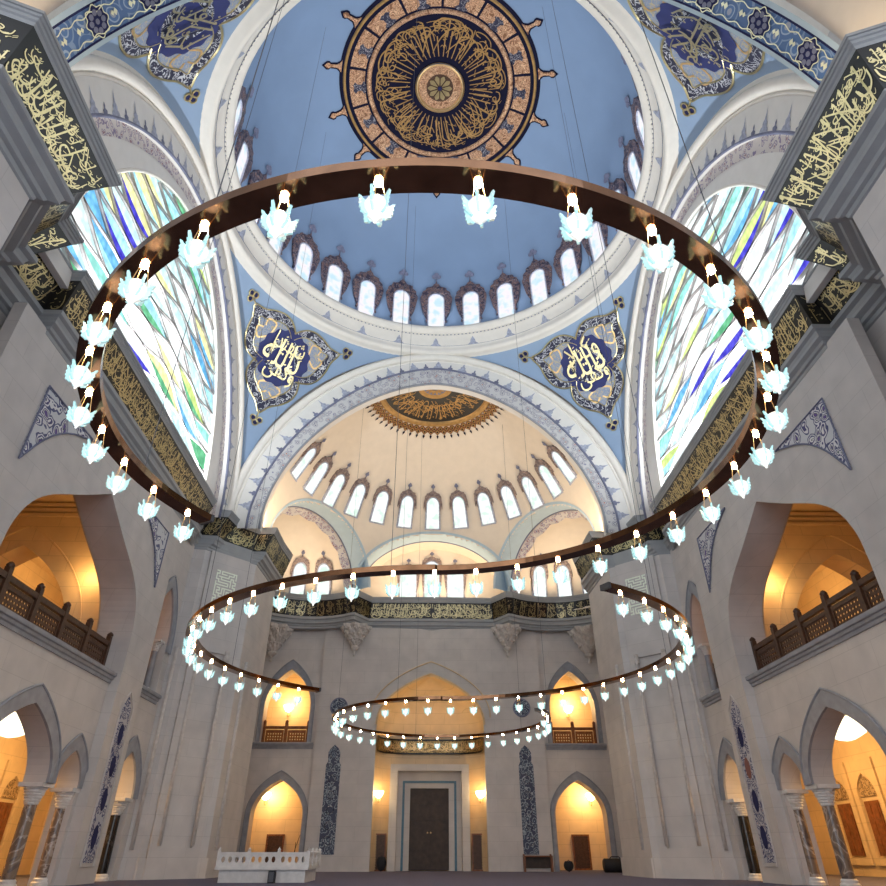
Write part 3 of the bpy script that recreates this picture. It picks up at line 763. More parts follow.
        mb.box(x - b, x + b, y - b, y + b, z1 - cap * .2, z1)
        mb.build('capital', M['marble_white'], t)
        return t
    X = sx * (WI + .25)
    column(X, 16.1, 0, 1.92, .135, 'marble_dark', 'veined marble column between the large and the narrow lower arches on the %s' % side)
    column(X, 17.5, 0, 1.92, .135, 'marble_dark', 'veined marble column at the far end of the %s three-arch arcade' % side)
    column(X, 12.9, 0, 1.92, .135, 'marble_dark', 'veined marble column on the near side of the large lower %s arch' % side)
    column(X, 20.6, 0, 1.92, .15, 'marble_black', 'black marble column in the lower arch next to the %s far pier' % side)
    column(X, 20.57, 4.72, 6.3, .1, 'trim', 'slim grey column in the upper arch next to the %s far pier' % side, .34)
    # wooden railings
    def railing(FF, u0, u1, z, n, label, h=.85, w0=-.3, wd='wood'):
        c = FF((u0 + u1) / 2, z, w0); t = thing('gallery_railing', c, label, 'railing', 'wooden gallery railings')
        dx = (u1 - u0) / n
        for i in range(n + 1):
            u = u0 + i * dx
            MB().box(u - .07, u + .07, z, z + h + .1, w0 - .06, w0 + .06, FF).lathe([(.075, 0), (.085, .05), (.05, .1), (0, .13)], 10, FF(u, z + h + .1, w0)).build('post', M[wd], t)
        MB().box(u0, u1, z + h - .16, z + h - .04, w0 - .05, w0 + .05, FF).build('top_rail', M[wd], t)
        for i in range(n):
            a, b = u0 + i * dx + .1, u0 + (i + 1) * dx - .1
            fr = MB().plate([(a, z + .03), (b, z + .03), (b, z + h - .2), (a, z + h - .2)], [[(a + .06, z + .1), (a + .06, z + h - .3), (b - .06, z + h - .3), (b - .06, z + .1)]], FF, .05, w0 + .02).build('panel_frame', M[wd], t)
            mb = MB(); a += .06; b -= .06; z0, z1 = z + .1, z + h - .3; W_, H_ = b - a, z1 - z0
            st = .105
            kx = max(2, int(W_ / st)); kz = max(2, int(H_ / st)); sxx, szz = W_ / kx, H_ / kz
            for p in range(kx):
                for q in range(kz):
                    cx, cz = a + (p + .5) * sxx, z0 + (q + .5) * szz
                    mb.plate([(cx - sxx / 2, cz - szz / 2), (cx + sxx / 2, cz - szz / 2), (cx + sxx / 2, cz + szz / 2), (cx - sxx / 2, cz + szz / 2)],
                             [[(cx + sxx * .28 * math.cos(PI * k / 3), cz + szz * .28 * math.sin(PI * k / 3)) for k in range(6)][::-1]], FF, .02, w0)
            mb.build('lattice', M[wd], fr)
        return t
    railing(F, 11.35, 17.58, 4.62, 5, 'long dark carved wooden railing across the big %s gallery arch' % side)
    railing(F, 19.3, 20.74, 4.72, 1, 'short dark carved wooden railing in the narrow upper arch by the %s far pier' % side, .85, -.5)
    # tile panels
    F = fside(sx, WX)
    arcoff = [(c, z) for c, z in keel(14.45, 3.75, 4.9, 9.15, 16)]
    for nm, pts in (('near', [(10.78, 7.1), (10.78, 8.9), (12.95, 8.9)]), ('far', [(18.2, 7.2), (18.2, 8.95), (16.05, 8.95)])):
        c0, c1 = pts[0], pts[2]
        cur = [(lerp(c1[0], c0[0], t) + (0.22 if nm == 'near' else -.22) * -math.sin(PI * t) * 1., lerp(c1[1], c0[1], t) + .26 * math.sin(PI * t)) for t in [k / 10 for k in range(1, 10)]]
        poly = [pts[0], pts[1], pts[2]] + cur
        o = MB().plate(poly, [], F, .05, .02).build('tile_mosaic', M['tile'])
        tag(o, 'floral triangular tile panel on the %s wall, at the %s shoulder of the big arch' % (side, nm), 'tile panel')
        MB().tube([F(a, b, .03) for a, b in poly], .022, 5, True).build('edge_bead', M['dusk'], o)
    o = MB().plate([(18.17, .42), (18.72, .42), (18.72, 3.9), (18.445, 4.2), (18.17, 3.9)], [], F, .05, .015).build('tile_mosaic', M['tile_fine'])
    tag(o, 'tall narrow floral tile strip with a pointed top on the %s pilaster' % side, 'tile panel')
    for z in (.95, 1.75, 2.5, 3.25):
        MB().poly([(18.445 + .15 * math.cos(2 * PI * k / 12), z + .26 * math.sin(2 * PI * k / 12)) for k in range(12)], [], F, .02).build('medallion', plain('tile_medallion', (.22, .07, .06), .4) if (sx > 0 and z == 2.5) else M['navy'], o)
    MB().tube([F(a, b, .02) for a, b in [(18.1, .35), (18.8, .35), (18.8, 3.95), (18.445, 4.32), (18.1, 3.95)]], .02, 5, True).build('stone_border', M['stone'], o)
    # square kufic panel on the far pier
    P = tip(1., sx)
    q0, q1 = Vector((*P[13], 0)), Vector((*P[14], 0)); L = (q1 - q0).length; U = (q1 - q0) / L
    Nn = Vector((U.y, -U.x, 0)); Nn = Nn if Nn.y < 0 else -Nn
    if sx > 0: q0, U = q1, -U
    FP = Fr(q0, U, (0, 0, 1), Nn)
    rk = random.Random(21); cw_, ch_ = 8, 13; KG = [[0] * (2 * cw_ + 1) for _ in range(2 * ch_ + 1)]; st_ = [(0, 0)]; seen = {(0, 0)}; KG[0][0] = 1
    while st_:
        a, b = st_[-1]; nb = [(a + p, b + q) for p, q in ((1, 0), (-1, 0), (0, 1), (0, -1)) if 0 <= a + p <= cw_ and 0 <= b + q <= ch_ and (a + p, b + q) not in seen]
        if not nb: st_.pop(); continue
        c_ = rk.choice(nb[:2]); seen.add(c_); KG[2 * c_[1]][2 * c_[0]] = 1; KG[b + c_[1]][a + c_[0]] = 1; st_.append(c_)
    rows = [''.join(str(q) for q in r_) for r_ in KG]
    mb = MB(); cw = .80 / 17; z1 = 9.12
    for i, rw in enumerate(rows):
        for j, ch in enumerate(rw if sx < 0 else rw[::-1]):
            if ch == '1': mb.box(.30 + j * cw, .30 + (j + 1) * cw + .001, z1 - (i + 1) * cw * 1.06, z1 - i * cw * 1.06, .09, .105, FP)
    o = mb.build('kufic_inscription', M['kufic'])
    tag(o, 'pale green square kufic lettering on the upper face of the %s far pier' % side, 'inscription')

# ---- side aisles and galleries behind the arcades
for sx in (-1, 1):
    side = 'left' if sx < 0 else 'right'
    X0, X1 = WI + .74, 14.0
    FA = Fr((0, 0, 0), (sx, 0, 0), (0, 1, 0), (0, 0, 1))
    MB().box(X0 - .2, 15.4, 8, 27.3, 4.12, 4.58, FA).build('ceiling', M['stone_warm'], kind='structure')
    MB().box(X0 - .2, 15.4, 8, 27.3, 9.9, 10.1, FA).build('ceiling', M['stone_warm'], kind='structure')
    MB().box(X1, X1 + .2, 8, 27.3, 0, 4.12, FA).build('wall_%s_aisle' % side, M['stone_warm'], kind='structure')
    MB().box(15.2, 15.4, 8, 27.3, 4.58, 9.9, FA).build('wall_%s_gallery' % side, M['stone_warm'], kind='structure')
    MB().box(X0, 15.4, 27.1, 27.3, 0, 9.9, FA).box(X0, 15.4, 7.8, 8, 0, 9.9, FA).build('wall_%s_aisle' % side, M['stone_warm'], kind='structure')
    # gallery cross wall with its arch
    FG = Fr((0, 18.2, 0), (sx, 0, 0), (0, 0, 1), (0, -1, 0))
    ga = keel(12.55, 2.0, 5.6, 8.5, 14)
    out = [(X0 - .05, 4.58), (10.55, 4.58)] + ga[::-1] + [(14.55, 4.58), (15.3, 4.58), (15.3, 9.9), (X0 - .05, 9.9)]
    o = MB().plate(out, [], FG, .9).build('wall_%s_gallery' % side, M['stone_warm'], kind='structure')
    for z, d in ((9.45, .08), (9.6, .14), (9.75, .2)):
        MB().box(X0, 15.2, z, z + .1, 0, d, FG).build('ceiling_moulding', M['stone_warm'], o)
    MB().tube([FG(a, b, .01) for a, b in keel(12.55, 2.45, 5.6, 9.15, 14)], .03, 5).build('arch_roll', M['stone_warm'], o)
    # aisle cross pier with a low arched doorway
    FD = Fr((0, 19.0, 0), (sx, 0, 0), (0, 0, 1), (0, -1, 0))
    # niches with carved lattice heads and wooden doors on the aisle's outer wall
    FO = Fr((sx * X1, 0, 0), (0, 1, 0), (0, 0, 1), (-sx, 0, 0))
    for k, y in enumerate((19.6, 21.15, 22.7, 24.25)):
        pos = ('first', 'second', 'third', 'fourth')[k]
        t = thing('window_shutters', FO(y, .5, .05), 'red-brown wooden shutters under carved lattice in the %s aisle, %s from the near end' % (side, pos), 'shutters', 'aisle window shutters')
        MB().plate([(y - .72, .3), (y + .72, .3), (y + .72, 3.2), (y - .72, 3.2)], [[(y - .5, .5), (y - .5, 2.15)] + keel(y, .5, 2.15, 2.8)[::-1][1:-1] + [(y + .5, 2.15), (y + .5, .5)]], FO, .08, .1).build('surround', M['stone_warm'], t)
        MB().poly([(y + .5, 2.15)] + keel(y, .5, 2.15, 2.72)[1:-1] + [(y - .5, 2.15)], [], FO, .06).build('lattice_head', M['lattice'], t)
        for s in (-1, 1):
            l = MB().box(min(y, y + s * .36), max(y, y + s * .36), .55, 2.02, .03, .07, FO).build('shutter_leaf', M['wood_red'], t)
            for z0, z1 in ((.62, 1.0), (1.08, 1.46), (1.54, 1.94)):
                MB().box(min(y + s * .06, y + s * .3), max(y + s * .06, y + s * .3), z0, z1, .07, .09, FO).build('raised_panel', M['wood_red'], l)
    # ceiling lamp: large glowing fluted bowl
    t = thing('ceiling_lamp', (sx * 11.1, 18.3, 3.86), 'large glowing fluted glass lamp hanging in the %s aisle' % side, 'ceiling lamp', 'aisle ceiling lamps')
    mb = MB(); n = 36
    prof = [(.2, -.12), (.46, -.2), (.55, -.36), (.45, -.55), (.2, -.68), (.03, -.72)]
    vs = [(sx * 11.1 + r * (1 + .11 * math.cos(9 * 2 * PI * k / n)) * math.cos(2 * PI * k / n), 18.3 + r * (1 + .11 * math.cos(9 * 2 * PI * k / n)) * math.sin(2 * PI * k / n), 3.86 + z) for r, z in prof for k in range(n)]
    mb.add(vs, [(j * n + k, j * n + (k + 1) % n, (j + 1) * n + (k + 1) % n, (j + 1) * n + k) for j in range(len(prof) - 1) for k in range(n)])
    mb.build('glass_bowl', M['ceil_lamp'], t, smooth=True)
    MB().lathe([(0, 0), (.24, 0), (.24, -.05), (.2, -.12), (0, -.12)], 24, (sx * 11.1, 18.3, 3.86)).build('mount', M['gold2'], t)
    MB().tube([(sx * 11.1, 18.3, 3.84), (sx * 11.1, 18.3, 4.12)], .03, 8).build('stem', M['gold2'], t)

# ---- sconces
def sconce(F, u, v, label, s=1.):
    t = thing('wall_sconce', F(u, v, 0), label, 'wall lamp', 'glass wall sconces')
    MB().plate([(u - .06 * s, v - .2 * s), (u + .06 * s, v - .2 * s), (u + .08 * s, v), (u, v + .1 * s), (u - .08 * s, v)], [], F, .03, .03).build('back_plate', M['gold2'], t)
    MB().tube([F(u, v - .15 * s, .02), F(u, v - .24 * s, .1 * s), F(u, v - .2 * s, .18 * s), F(u, v - .1 * s, .2 * s)], .015 * s, 6).build('arm', M['gold2'], t)
    c = F(u, v - .1 * s, .2 * s)
    MB().lathe([(.02 * s, 0), (.1 * s, .04 * s), (.17 * s, .14 * s), (.19 * s, .24 * s), (.16 * s, .25 * s), (.02 * s, .05 * s)], 16, c).build('glass_shade', M['sconce'], t, smooth=True)
    return t

# ---- back wall: portal, flanking bays
YB = 30.85
F = ffar(YB)
PW = dict(hw=2.42, z0=5.5, z1=7.67)
pk = keel(0, 2.42, 5.5, 7.67, 16)
out = [(-5.1, 0), (-2.42, 0)] + pk[::-1] + [(2.42, 0), (5.1, 0), (5.1, WZ + .1), (-5.1, WZ + .1)]
o = MB().plate(out, [], F, .5).build('wall_back', M['stone'], kind='structure')
for hw, z1, r in ((2.72, 8.25, .035), (2.44, 7.7, .05)):
    MB().tube([F(a, b, .01) for a, b in keel(0, hw, 5.8 if hw > 2.5 else 5.5, z1, 16)], r, 6).build('arch_roll', M['stone_warm'], o)
def pw(z):
    if z <= 5.5: return 2.42
    t = (z - 5.5) / 2.17; return 2.42 * max(0., 1 - t ** 2.2) ** .9
def niche(s, z, ins=0.):
    w = max(pw(z) - ins, .001); return Vector((s * w, YB + .3 + (1.35 - ins) * (1 - abs(s) ** 4) ** .5 * (w / 2.42) ** .5, z))
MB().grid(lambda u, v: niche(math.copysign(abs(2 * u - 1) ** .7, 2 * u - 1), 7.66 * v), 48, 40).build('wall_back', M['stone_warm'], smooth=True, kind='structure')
def nband(z0, z1, ins, mat, name, par=None):
    m = MB().grid(lambda u, v: niche(math.copysign(abs(2 * u - 1) ** .7, 2 * u - 1), lerp(z0, z1, v), ins), 48, 1)
    return m.build(name, M[mat], par)
b = nband(4.5, 5.06, .05, 'gold_pat', 'inscription_frieze')
tag(b, 'black and gold inscription band inside the entrance niche above the door', 'frieze')
nband(4.46, 4.53, .07, 'black', 'border', b); nband(5.03, 5.1, .07, 'black', 'border', b)
mb = MB()
def FN(u, v, w=0.):
    s = (u / 8.) * 2 - 1; s = math.copysign(abs(s) ** .7, s); return niche(s, 4.56 + v * .44, .06 + w)
strokes(mb, calligraphy(8., 77, 1.), FN, lambda u, v: .1 < u < 7.9); mb.build('gilt_calligraphy', M['gold2'], b)
# entrance door in its stepped frame
YD = YB + 1.42
FD = ffar(YD)
o = MB().plate([(-1.75, 0), (-1.42, 0), (-1.42, 3.72), (1.42, 3.72), (1.42, 0), (1.75, 0), (1.75, 3.98), (-1.75, 3.98)], [], FD, .75, .62).build('trim_6', M['stone'], kind='structure')
MB().plate([(-1.42, 0), (-1.2, 0), (-1.2, 3.36), (1.2, 3.36), (1.2, 0), (1.42, 0), (1.42, 3.72), (-1.42, 3.72)], [], FD, .1, .1).build('inner_frame', M['stone'], o)
MB().plate([(-1.2, 0), (-1.1, 0), (-1.1, 3.27), (1.1, 3.27), (1.1, 0), (1.2, 0), (1.2, 3.36), (-1.2, 3.36)], [], FD, .1, .12).build('blue_tile_line', M['bluetile'], o)
MB().plate([(-1.1, 0), (-.86, 0), (-.86, 3.07), (.86, 3.07), (.86, 0), (1.1, 0), (1.1, 3.27), (-1.1, 3.27)], [], FD, .2, .08).build('inner_frame', M['stone'], o)
t = thing('double_door', FD(0, 0, 0), 'tall dark brown double-leaf entrance door in the middle of the back wall', 'door')
for s in (-1, 1):
    l = MB().box(min(0, s * .86), max(0, s * .86), .02, 3.07, -.06, .0, FD).build('door_leaf', M['wood_door'], t)
    for z0, z1 in ((.15, .62), (.75, 1.7), (1.83, 2.3), (2.43, 2.93)):
        MB().plate([(s * .12, z0), (s * .76, z0), (s * .76, z1), (s * .12, z1)], [], FD, .03, .03).build('raised_panel', M['wood_door'], l)
    MB().lathe([(0, 0), (.03, 0), (.03, .05), (0, .06)], 10, FD(s * .07, 1.35, .03)).build('handle', M['gold2'], l)
MB().box(-.035, .035, .02, 3.07, 0, .03, FD).build('meeting_rail', M['wood_door'], t)
FS = ffar(YB + 1.05)
for s, nm in ((-1, 'left'), (1, 'right')):
    a, b_ = (s * 1.82, s * 2.34)
    a, b_ = min(a, b_), max(a, b_)
    t = thing('wooden_screen', FS((a + b_) / 2, 0, 0), 'low dark slatted wooden screen against the niche wall %s of the entrance door' % nm, 'screen')
    MB().box(a + .02, b_ - .02, .02, 1.32, .0, .03, FS).build('backing', M['wood'], t)
    MB().plate([(a, 0), (b_, 0), (b_, 1.34), (a, 1.34)], [[(a + .06, .06), (a + .06, 1.28), (b_ - .06, 1.28), (b_ - .06, .06)]], FS, .06, .1).build('frame', M['wood_red'], t)
    mb = MB()
    for k in range(13): mb.box(a + .06, b_ - .06, .09 + k * .092, .15 + k * .092, .05, .075, FS)
    mb.build('slats', M['wood'], t)
    sconce(ffar(YB + .55), s * 2.2, 2.72, 'glowing glass wall sconce in the entrance niche, %s of the door' % nm, 1.15)
for sx in (-1, 1):
    side = 'left' if sx < 0 else 'right'
    F = Fr((0, YB + .22, 0), (sx, 0, 0), (0, 0, 1), (0, -1, 0))
    up = [(7.6, 4.78)] + keel(6.55, 1.05, 6.2, 7.9) + [(5.5, 4.78)]
    lwk = keel(6.45, 1.1, 1.95, 3.3)
    out = [(4.6, 0), (5.35, 0)] + lwk[::-1] + [(7.55, 0), (9.6, 0), (9.6, WZ + .9), (4.6, WZ + .9)]
    w = MB().plate(out, [up], F, .7).build('wall_back', M['stone'], kind='structure')
    surround(F, 6.55, 1.05, 6.2, 7.9, 4.78, .17, 'grey pointed surround of the upper balcony opening in the %s bay of the back wall' % side, rise=2.6)
    surround(F, 6.45, 1.1, 1.95, 3.3, 0, .2, 'grey pointed surround of the lower arch in the %s bay of the back wall' % side, rise=1.7)
    tag(ledge(5.2, 7.9, F, 4.72).build('gallery_ledge', M['trim']), 'grey stone ledge under the balcony opening in the %s bay of the back wall' % side, 'ledge')
    railing(F, 5.55, 7.55, 4.78, 2, 'reddish carved wooden railing of the balcony in the %s bay of the back wall' % side, .75, -.35, 'wood_red')
    # rooms behind
    FR_ = Fr((0, 0, 0), (sx, 0, 0), (0, 1, 0), (0, 0, 1))
    yb = YB + 3.0
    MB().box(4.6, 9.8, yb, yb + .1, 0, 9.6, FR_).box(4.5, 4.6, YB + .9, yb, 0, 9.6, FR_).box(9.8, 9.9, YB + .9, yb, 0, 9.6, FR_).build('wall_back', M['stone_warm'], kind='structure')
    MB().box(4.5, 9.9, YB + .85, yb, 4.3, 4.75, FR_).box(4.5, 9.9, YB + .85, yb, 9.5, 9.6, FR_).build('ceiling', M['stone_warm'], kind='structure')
    MB().box(8.85, 8.95, 24.6, YB + .3, 0, WZ + .8, FR_).build('wall_' + side, M['stone'], kind='structure')
    FB = Fr((0, yb, 0), (sx, 0, 0), (0, 0, 1), (0, -1, 0))
    sconce(FB, 7.55, 2.8, 'bright glass wall sconce seen through the %s lower arch of the back wall' % side, 1.3)
    sconce(FB, 7.0 if sx < 0 else 6.9, 6.6, 'bright glass wall sconce seen through the %s balcony opening of the back wall' % side, 1.3)
    t = thing('wooden_screen', FB(6.9, 0, .05), 'dark slatted wooden screen at the back of the room behind the %s lower arch' % side, 'screen')
    MB().box(6.52, 7.28, .02, 1.33, .0, .03, FB).build('backing', M['wood'], t)
    MB().plate([(6.5, 0), (7.3, 0), (7.3, 1.35), (6.5, 1.35)], [[(6.57, .07), (6.57, 1.28), (7.23, 1.28), (7.23, .07)]], FB, .06, .1).build('frame', M['wood_red'], t)
    mb = MB()
    for k in range(12): mb.box(6.57, 7.23, .1 + k * .1, .16 + k * .1, .05, .075, FB)
    mb.build('slats', M['wood'], t)
    FI = Fr((sx * 4.6, 0, 0), (0, 1, 0), (0, 0, 1), (sx, 0, 0))
    y = YB + 2.1
    t = thing('wooden_door', FI(y, 0, .02), 'red-brown door under an arched head in the room behind the %s lower arch' % side, 'door')
    MB().box(y - .5, y + .5, 0, 2.1, 0, .08, FI).build('door_leaf', M['wood_red'], t)
    MB().plate([(y - .65, 0), (y - .5, 0), (y - .5, 2.1)] + keel(y, .5, 2.15, 2.8)[::-1][1:-1] + [(y + .5, 2.1), (y + .5, 0), (y + .65, 0), (y + .65, 3.0), (y - .65, 3.0)], [], FI, .1, .12).build('surround', M['stone_warm'], t)
    # blue-grey roundel and tall tile panel
    F = Fr((0, YB, 0), (sx, 0, 0), (0, 0, 1), (0, -1, 0))
    t = MB().poly([(4.17 + .36 * math.cos(2 * PI * k / 40), 6.22 + .36 * math.sin(2 * PI * k / 40)) for k in range(40)], [], F, .05).build('wall_roundel', M['tile_navy'])
    MB().tube([F(4.17 + .37 * math.cos(2 * PI * k / 40), 6.22 + .37 * math.sin(2 * PI * k / 40), .03) for k in range(40)], .035, 6, True).build('rim', M['dusk'], t)
    tag(t, 'dark blue round plaque on the back wall, %s of the entrance arch' % side, 'plaque')
    pts = [(3.88, .58), (4.52, .58), (4.52, 3.85), (4.44, 4.0), (4.46, 4.15), (4.46, 4.35), (4.36, 4.52), (4.2, 4.66), (4.04, 4.52), (3.94, 4.35), (3.94, 4.15), (3.96, 4.0), (3.88, 3.85)]
    t = tag(MB().plate(pts, [], F, .05, .025).build('tile_mosaic', M['tile_navy']), 'tall navy tile panel with lobed top on the back wall, %s of the entrance' % side, 'tile panel')
    for z in (1.05, 1.6, 2.15, 2.7, 3.3, 4.25):
        MB().tube([F(4.2 + .16 * math.cos(2 * PI * k / 8), z + .16 * math.sin(2 * PI * k / 8), .028) for k in range(8)], .018, 4, True).build('star_ring', M['scroll'], t)
    # corbels
    for (cx, cy, s, nm) in ((3.62, YB - .42, .86, 'nearest the entrance arch'), (7.55, YB - .1, 1.05, 'beside the far pier')):
        t = thing('corbel', (sx * cx, cy, WZ), 'carved stone stalactite corbel under the cornice on the %s, %s' % (side, nm), 'corbel', 'stalactite corbels')
        mb = MB(); tiers = [(.80, 0), (.76, -.12), (.60, -.34), (.58, -.38), (.44, -.6), (.43, -.63), (.30, -.84), (.30, -.87), (.19, -1.02), (.15, -1.06)]
        n = 32
        vs = [(sx * cx + r * s * (1 + .13 * math.cos(8 * q + (PI if (j // 2) % 2 else 0))) * math.cos(q), cy + r * s * (1 + .13 * math.cos(8 * q + (PI if (j // 2) % 2 else 0))) * math.sin(q), WZ + .02 + z * s) for j, (r, z) in enumerate(tiers) for q in [2 * PI * k / n for k in range(n)]]
        mb.add(vs, [(j * n + k, j * n + (k + 1) % n, (j + 1) * n + (k + 1) % n, (j + 1) * n + k) for j in range(len(tiers) - 1) for k in range(n)])
        tb = mb
        MB().lathe([(.0, 0), (.2 * s, -.02), (.22 * s, -.1), (.12 * s, -.18), (.05 * s, -.22), (.05 * s, -.34), (.09 * s, -.4), (.04 * s, -.48), (0, -.5)], 14, (sx * cx, cy, WZ - 1.04 * s)).build('drop_finial', M['carve'], t, smooth=True)
        for k in range(16):
            q = 2 * PI * k / 16
            for r, z in ((.74, -.2), (.56, -.48), (.4, -.73)):
                tb.lathe([(0, -.06), (.05, -.02), (.05, .03), (0, .06)], 6, (sx * cx + r * s * math.cos(q), cy + r * s * math.sin(q), WZ + z * s))
        tb.build('stalactite_tiers', M['carve'], t)

# ---- unseen outer shell, added to darken gaps; left open behind viewer for sky fill
MB().box(-16.2, -16, -9, 36, 0, 29).build('wall_left', M['stone'], kind='structure')
MB().box(16, 16.2, -9, 36, 0, 29).build('wall_right', M['stone'], kind='structure')
MB().box(-16.2, 16.2, 36, 36.2, 0, 29).build('wall_back', M['stone'], kind='structure')
MB().box(-16.2, 16.2, -9, 36.2, 29, 29.2).build('ceiling', M['white'], kind='structure')

# ================================================================== PAINTED ROUNDELS
def ring_strip(mb, Fp, r0, r1, w0, w1, n=96, a0=0., a1=360., mi=0):
    A_ = [Fp(r0, R(lerp(a0, a1, k / n)), w0) for k in range(n + 1)]; B_ = [Fp(r1, R(lerp(a0, a1, k / n)), w1) for k in range(n + 1)]
    return mb.strip(A_, B_, mi)
def fmed(r, th, w=0.): p = dome(r, th, w); return Vector((p.x, p.y + CY, p.z))
def sector(mb, Fp, r0, r1, a0, a1, w, nr=3, na=8, rnd=0.):
    return mb.grid(lambda u, v: Fp(lerp(r0, r1, v), lerp(a0, a1, u), w), na, nr)
t = thing('calligraphy_roundel', (0, CY, DZ + DH - .05), 'huge gilt and navy calligraphy roundel with radiating tips at the crown of the blue dome', 'roundel')
d = MB()
d.grid(lambda u, v: fmed(1.0 + 1.9 * v, u * 2 * PI, .03), 96, 8, True); d.build('navy_ground', M['ink'], t)
mb = MB(); ring_strip(mb, fmed, 2.84, 2.88, .03, .08); ring_strip(mb, fmed, 2.88, 3.0, .08, .1); ring_strip(mb, fmed, 3.0, 3.04, .1, .05)
mb.build('inner_gilt_ring', M['copper'], t)
mb = MB(); ring_strip(mb, fmed, 3.04, 3.12, .045, .045); ring_strip(mb, fmed, 3.74, 3.88, .045, .045); ring_strip(mb, fmed, 4.00, 4.14, .045, .02); mb.build('navy_outline', M['ink'], t)
mb = MB(); ring_strip(mb, fmed, 3.88, 3.9, .04, .09); ring_strip(mb, fmed, 3.9, 3.97, .09, .09); ring_strip(mb, fmed, 3.97, 4.0, .09, .04); mb.build('outer_gilt_ring', M['gold3'], t)
for k in range(14):
    a0, a1 = 2 * PI * (k + .035) / 14 + .235, 2 * PI * (k + .965) / 14 + .235; am = (a0 + a1) / 2
    p = sector(MB(), fmed, 3.12, 3.74, a0, a1, .05).build('copper_panel', M['copper'], t)
    mb = MB(); 
    mb.poly([(3.08 + .0, -.1), (3.15, -.28), (3.26, -.12), (3.42, -.14), (3.52, -.24), (3.6, -.1), (3.56, 0), (3.6, .1), (3.52, .24), (3.42, .14), (3.26, .12), (3.15, .28), (3.08, .1)], [], lambda u, v, w=0.: fmed(u, am + v / u, .06 + w))
    mb.build('arabesque', M['scroll2'], p)
    sector(MB(), fmed, 3.06, 3.80, a1, a1 + 2 * PI * .07 / 14, .048, 2, 1).build('divider', M['ink'], t)
    aa = a1 + 2 * PI * .035 / 14
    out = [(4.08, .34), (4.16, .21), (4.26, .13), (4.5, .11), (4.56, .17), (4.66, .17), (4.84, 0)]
    MB().poly(out + [(a, -b) for a, b in out[:-1][::-1]], [], lambda u, v, w=0.: fmed(u, aa + v / u, .02 + w)).build('tip_outline', M['ink'], t)  # dark painted outline around the tip
    mb = MB(); out = [(4.08, .24), (4.16, .12), (4.26, .06), (4.5, .05), (4.56, .1), (4.64, .1), (4.74, 0)]
    mb.plate(out + [(a, -b) for a, b in out[:-1][::-1]], [], lambda u, v, w=0.: fmed(u, aa + v / u, .05 + w), .04)
    mb.build('radiating_tip', M['copper'], t)
L_ = 8.6; mb = MB()
FMa = lambda u, v, w=0.: fmed(2.78 - 1.5 * v, u / L_ * 2 * PI, .035 + w)
strokes(mb, [(P, w_ * .58) for P, w_ in calligraphy(L_ - .1, 31, 1.0)], FMa, lambda u, v: .0 < v < 1.0)
strokes(mb, [([(a * .7, b * .55 + .0) for a, b in P], w_ * .42) for P, w_ in calligraphy(L_ / .7, 33, .8)], FMa, lambda u, v: .0 < v < 1.0)
rq = random.Random(8)
strokes(mb, [([(q * L_ / 46 + rq.uniform(-.03, .03), rq.uniform(.3, .55)), (q * L_ / 46 + .02, 1.02)], .035) for q in range(46)], FMa)
mb.build('gilt_calligraphy', M['gold3'], t)
mb = MB(); ring_strip(mb, fmed, .98, 1.03, .03, .09); ring_strip(mb, fmed, .92, .98, .12, .09); ring_strip(mb, fmed, .88, .92, .06, .12); mb.build('rosette_rim', M['gold2'], t)
mb = MB(); ring_strip(mb, fmed, .55, .89, .06, .06); mb.build('rosette_ring', M['copper'], t)
mb = MB(); ring_strip(mb, fmed, .01, .56, .07, .07); mb.build('rosette_ground', M['wood'], t)
mb = MB()
for k in range(10):
    a = 2 * PI * k / 10; out = [(.1, 0), (.25, .06), (.40, .10), (.5, .03), (.5, -.03), (.40, -.10), (.25, -.06)]
    mb.poly([(x * math.cos(a) - y * math.sin(a), x * math.sin(a) + y * math.cos(a)) for x, y in out], [], lambda u, v, w=0.: fmed(math.hypot(u, v), math.atan2(v, u), .1))
mb.build('rosette_petals', M['gold'], t)
mb = MB(); ring_strip(mb, fmed, .001, .09, .14, .11, 16); mb.build('rosette_boss', M['navy'], t)

# half dome roundel (its near half is cut off by the great arch)
def fhalf(r, th, w=0.):
    x, y = r * math.cos(th), 22.75 + r * math.sin(th); rr = SR - w
    return Vector((x, y, SC0[2] + math.sqrt(max(0, rr * rr - x * x - (y - 23.) ** 2))))
def hrange(r): 
    s = (21.99 - 22.75) / r
    return R(-90) if s < -1 else math.asin(s)
def hring(mb, r0, r1, w0, w1, n=64):
    A_ = []; B_ = []
    for k in range(n + 1):
        a = hrange(r0); b = hrange(r1)
        A_.append(fhalf(r0, lerp(a, PI - a, k / n), w0)); B_.append(fhalf(r1, lerp(b, PI - b, k / n), w1))
    return mb.strip(A_, B_)
t = thing('calligraphy_roundel', (0, 23.5, 18.2), 'half-hidden gilt roundel with a diamond fringe at the top of the cream half dome', 'roundel')
m = MB()
for i in range(5): hring(m, .75 + i * .31, .75 + (i + 1) * .31, .03, .03)
m.build('dark_ground', M['black'], t)
m = MB(); hring(m, 2.28, 2.34, .03, .08); hring(m, 2.34, 2.5, .08, .08); hring(m, 2.5, 2.56, .08, .03); m.build('gilt_ring', M['gold3'], t)
m = MB(); hring(m, .5, .77, .04, .06); m.build('rosette_rim', M['gold3'], t)
m = MB(); hring(m, .05, .52, .05, .05); m.build('rosette_ground', M['dusk'], t)
m = MB()
for k in range(-1, 8):
    a = PI * k / 7
    if .3 * math.sin(a) + 22.75 < 22.1: continue
    m.poly([(.1, 0), (.28, .07), (.46, .03), (.46, -.03), (.28, -.07)], [], lambda u, v, w=0.: fhalf(math.hypot(u, v), a + math.atan2(v, u), .08))
m.build('rosette_petals', M['gold3'], t)
mb = MB()
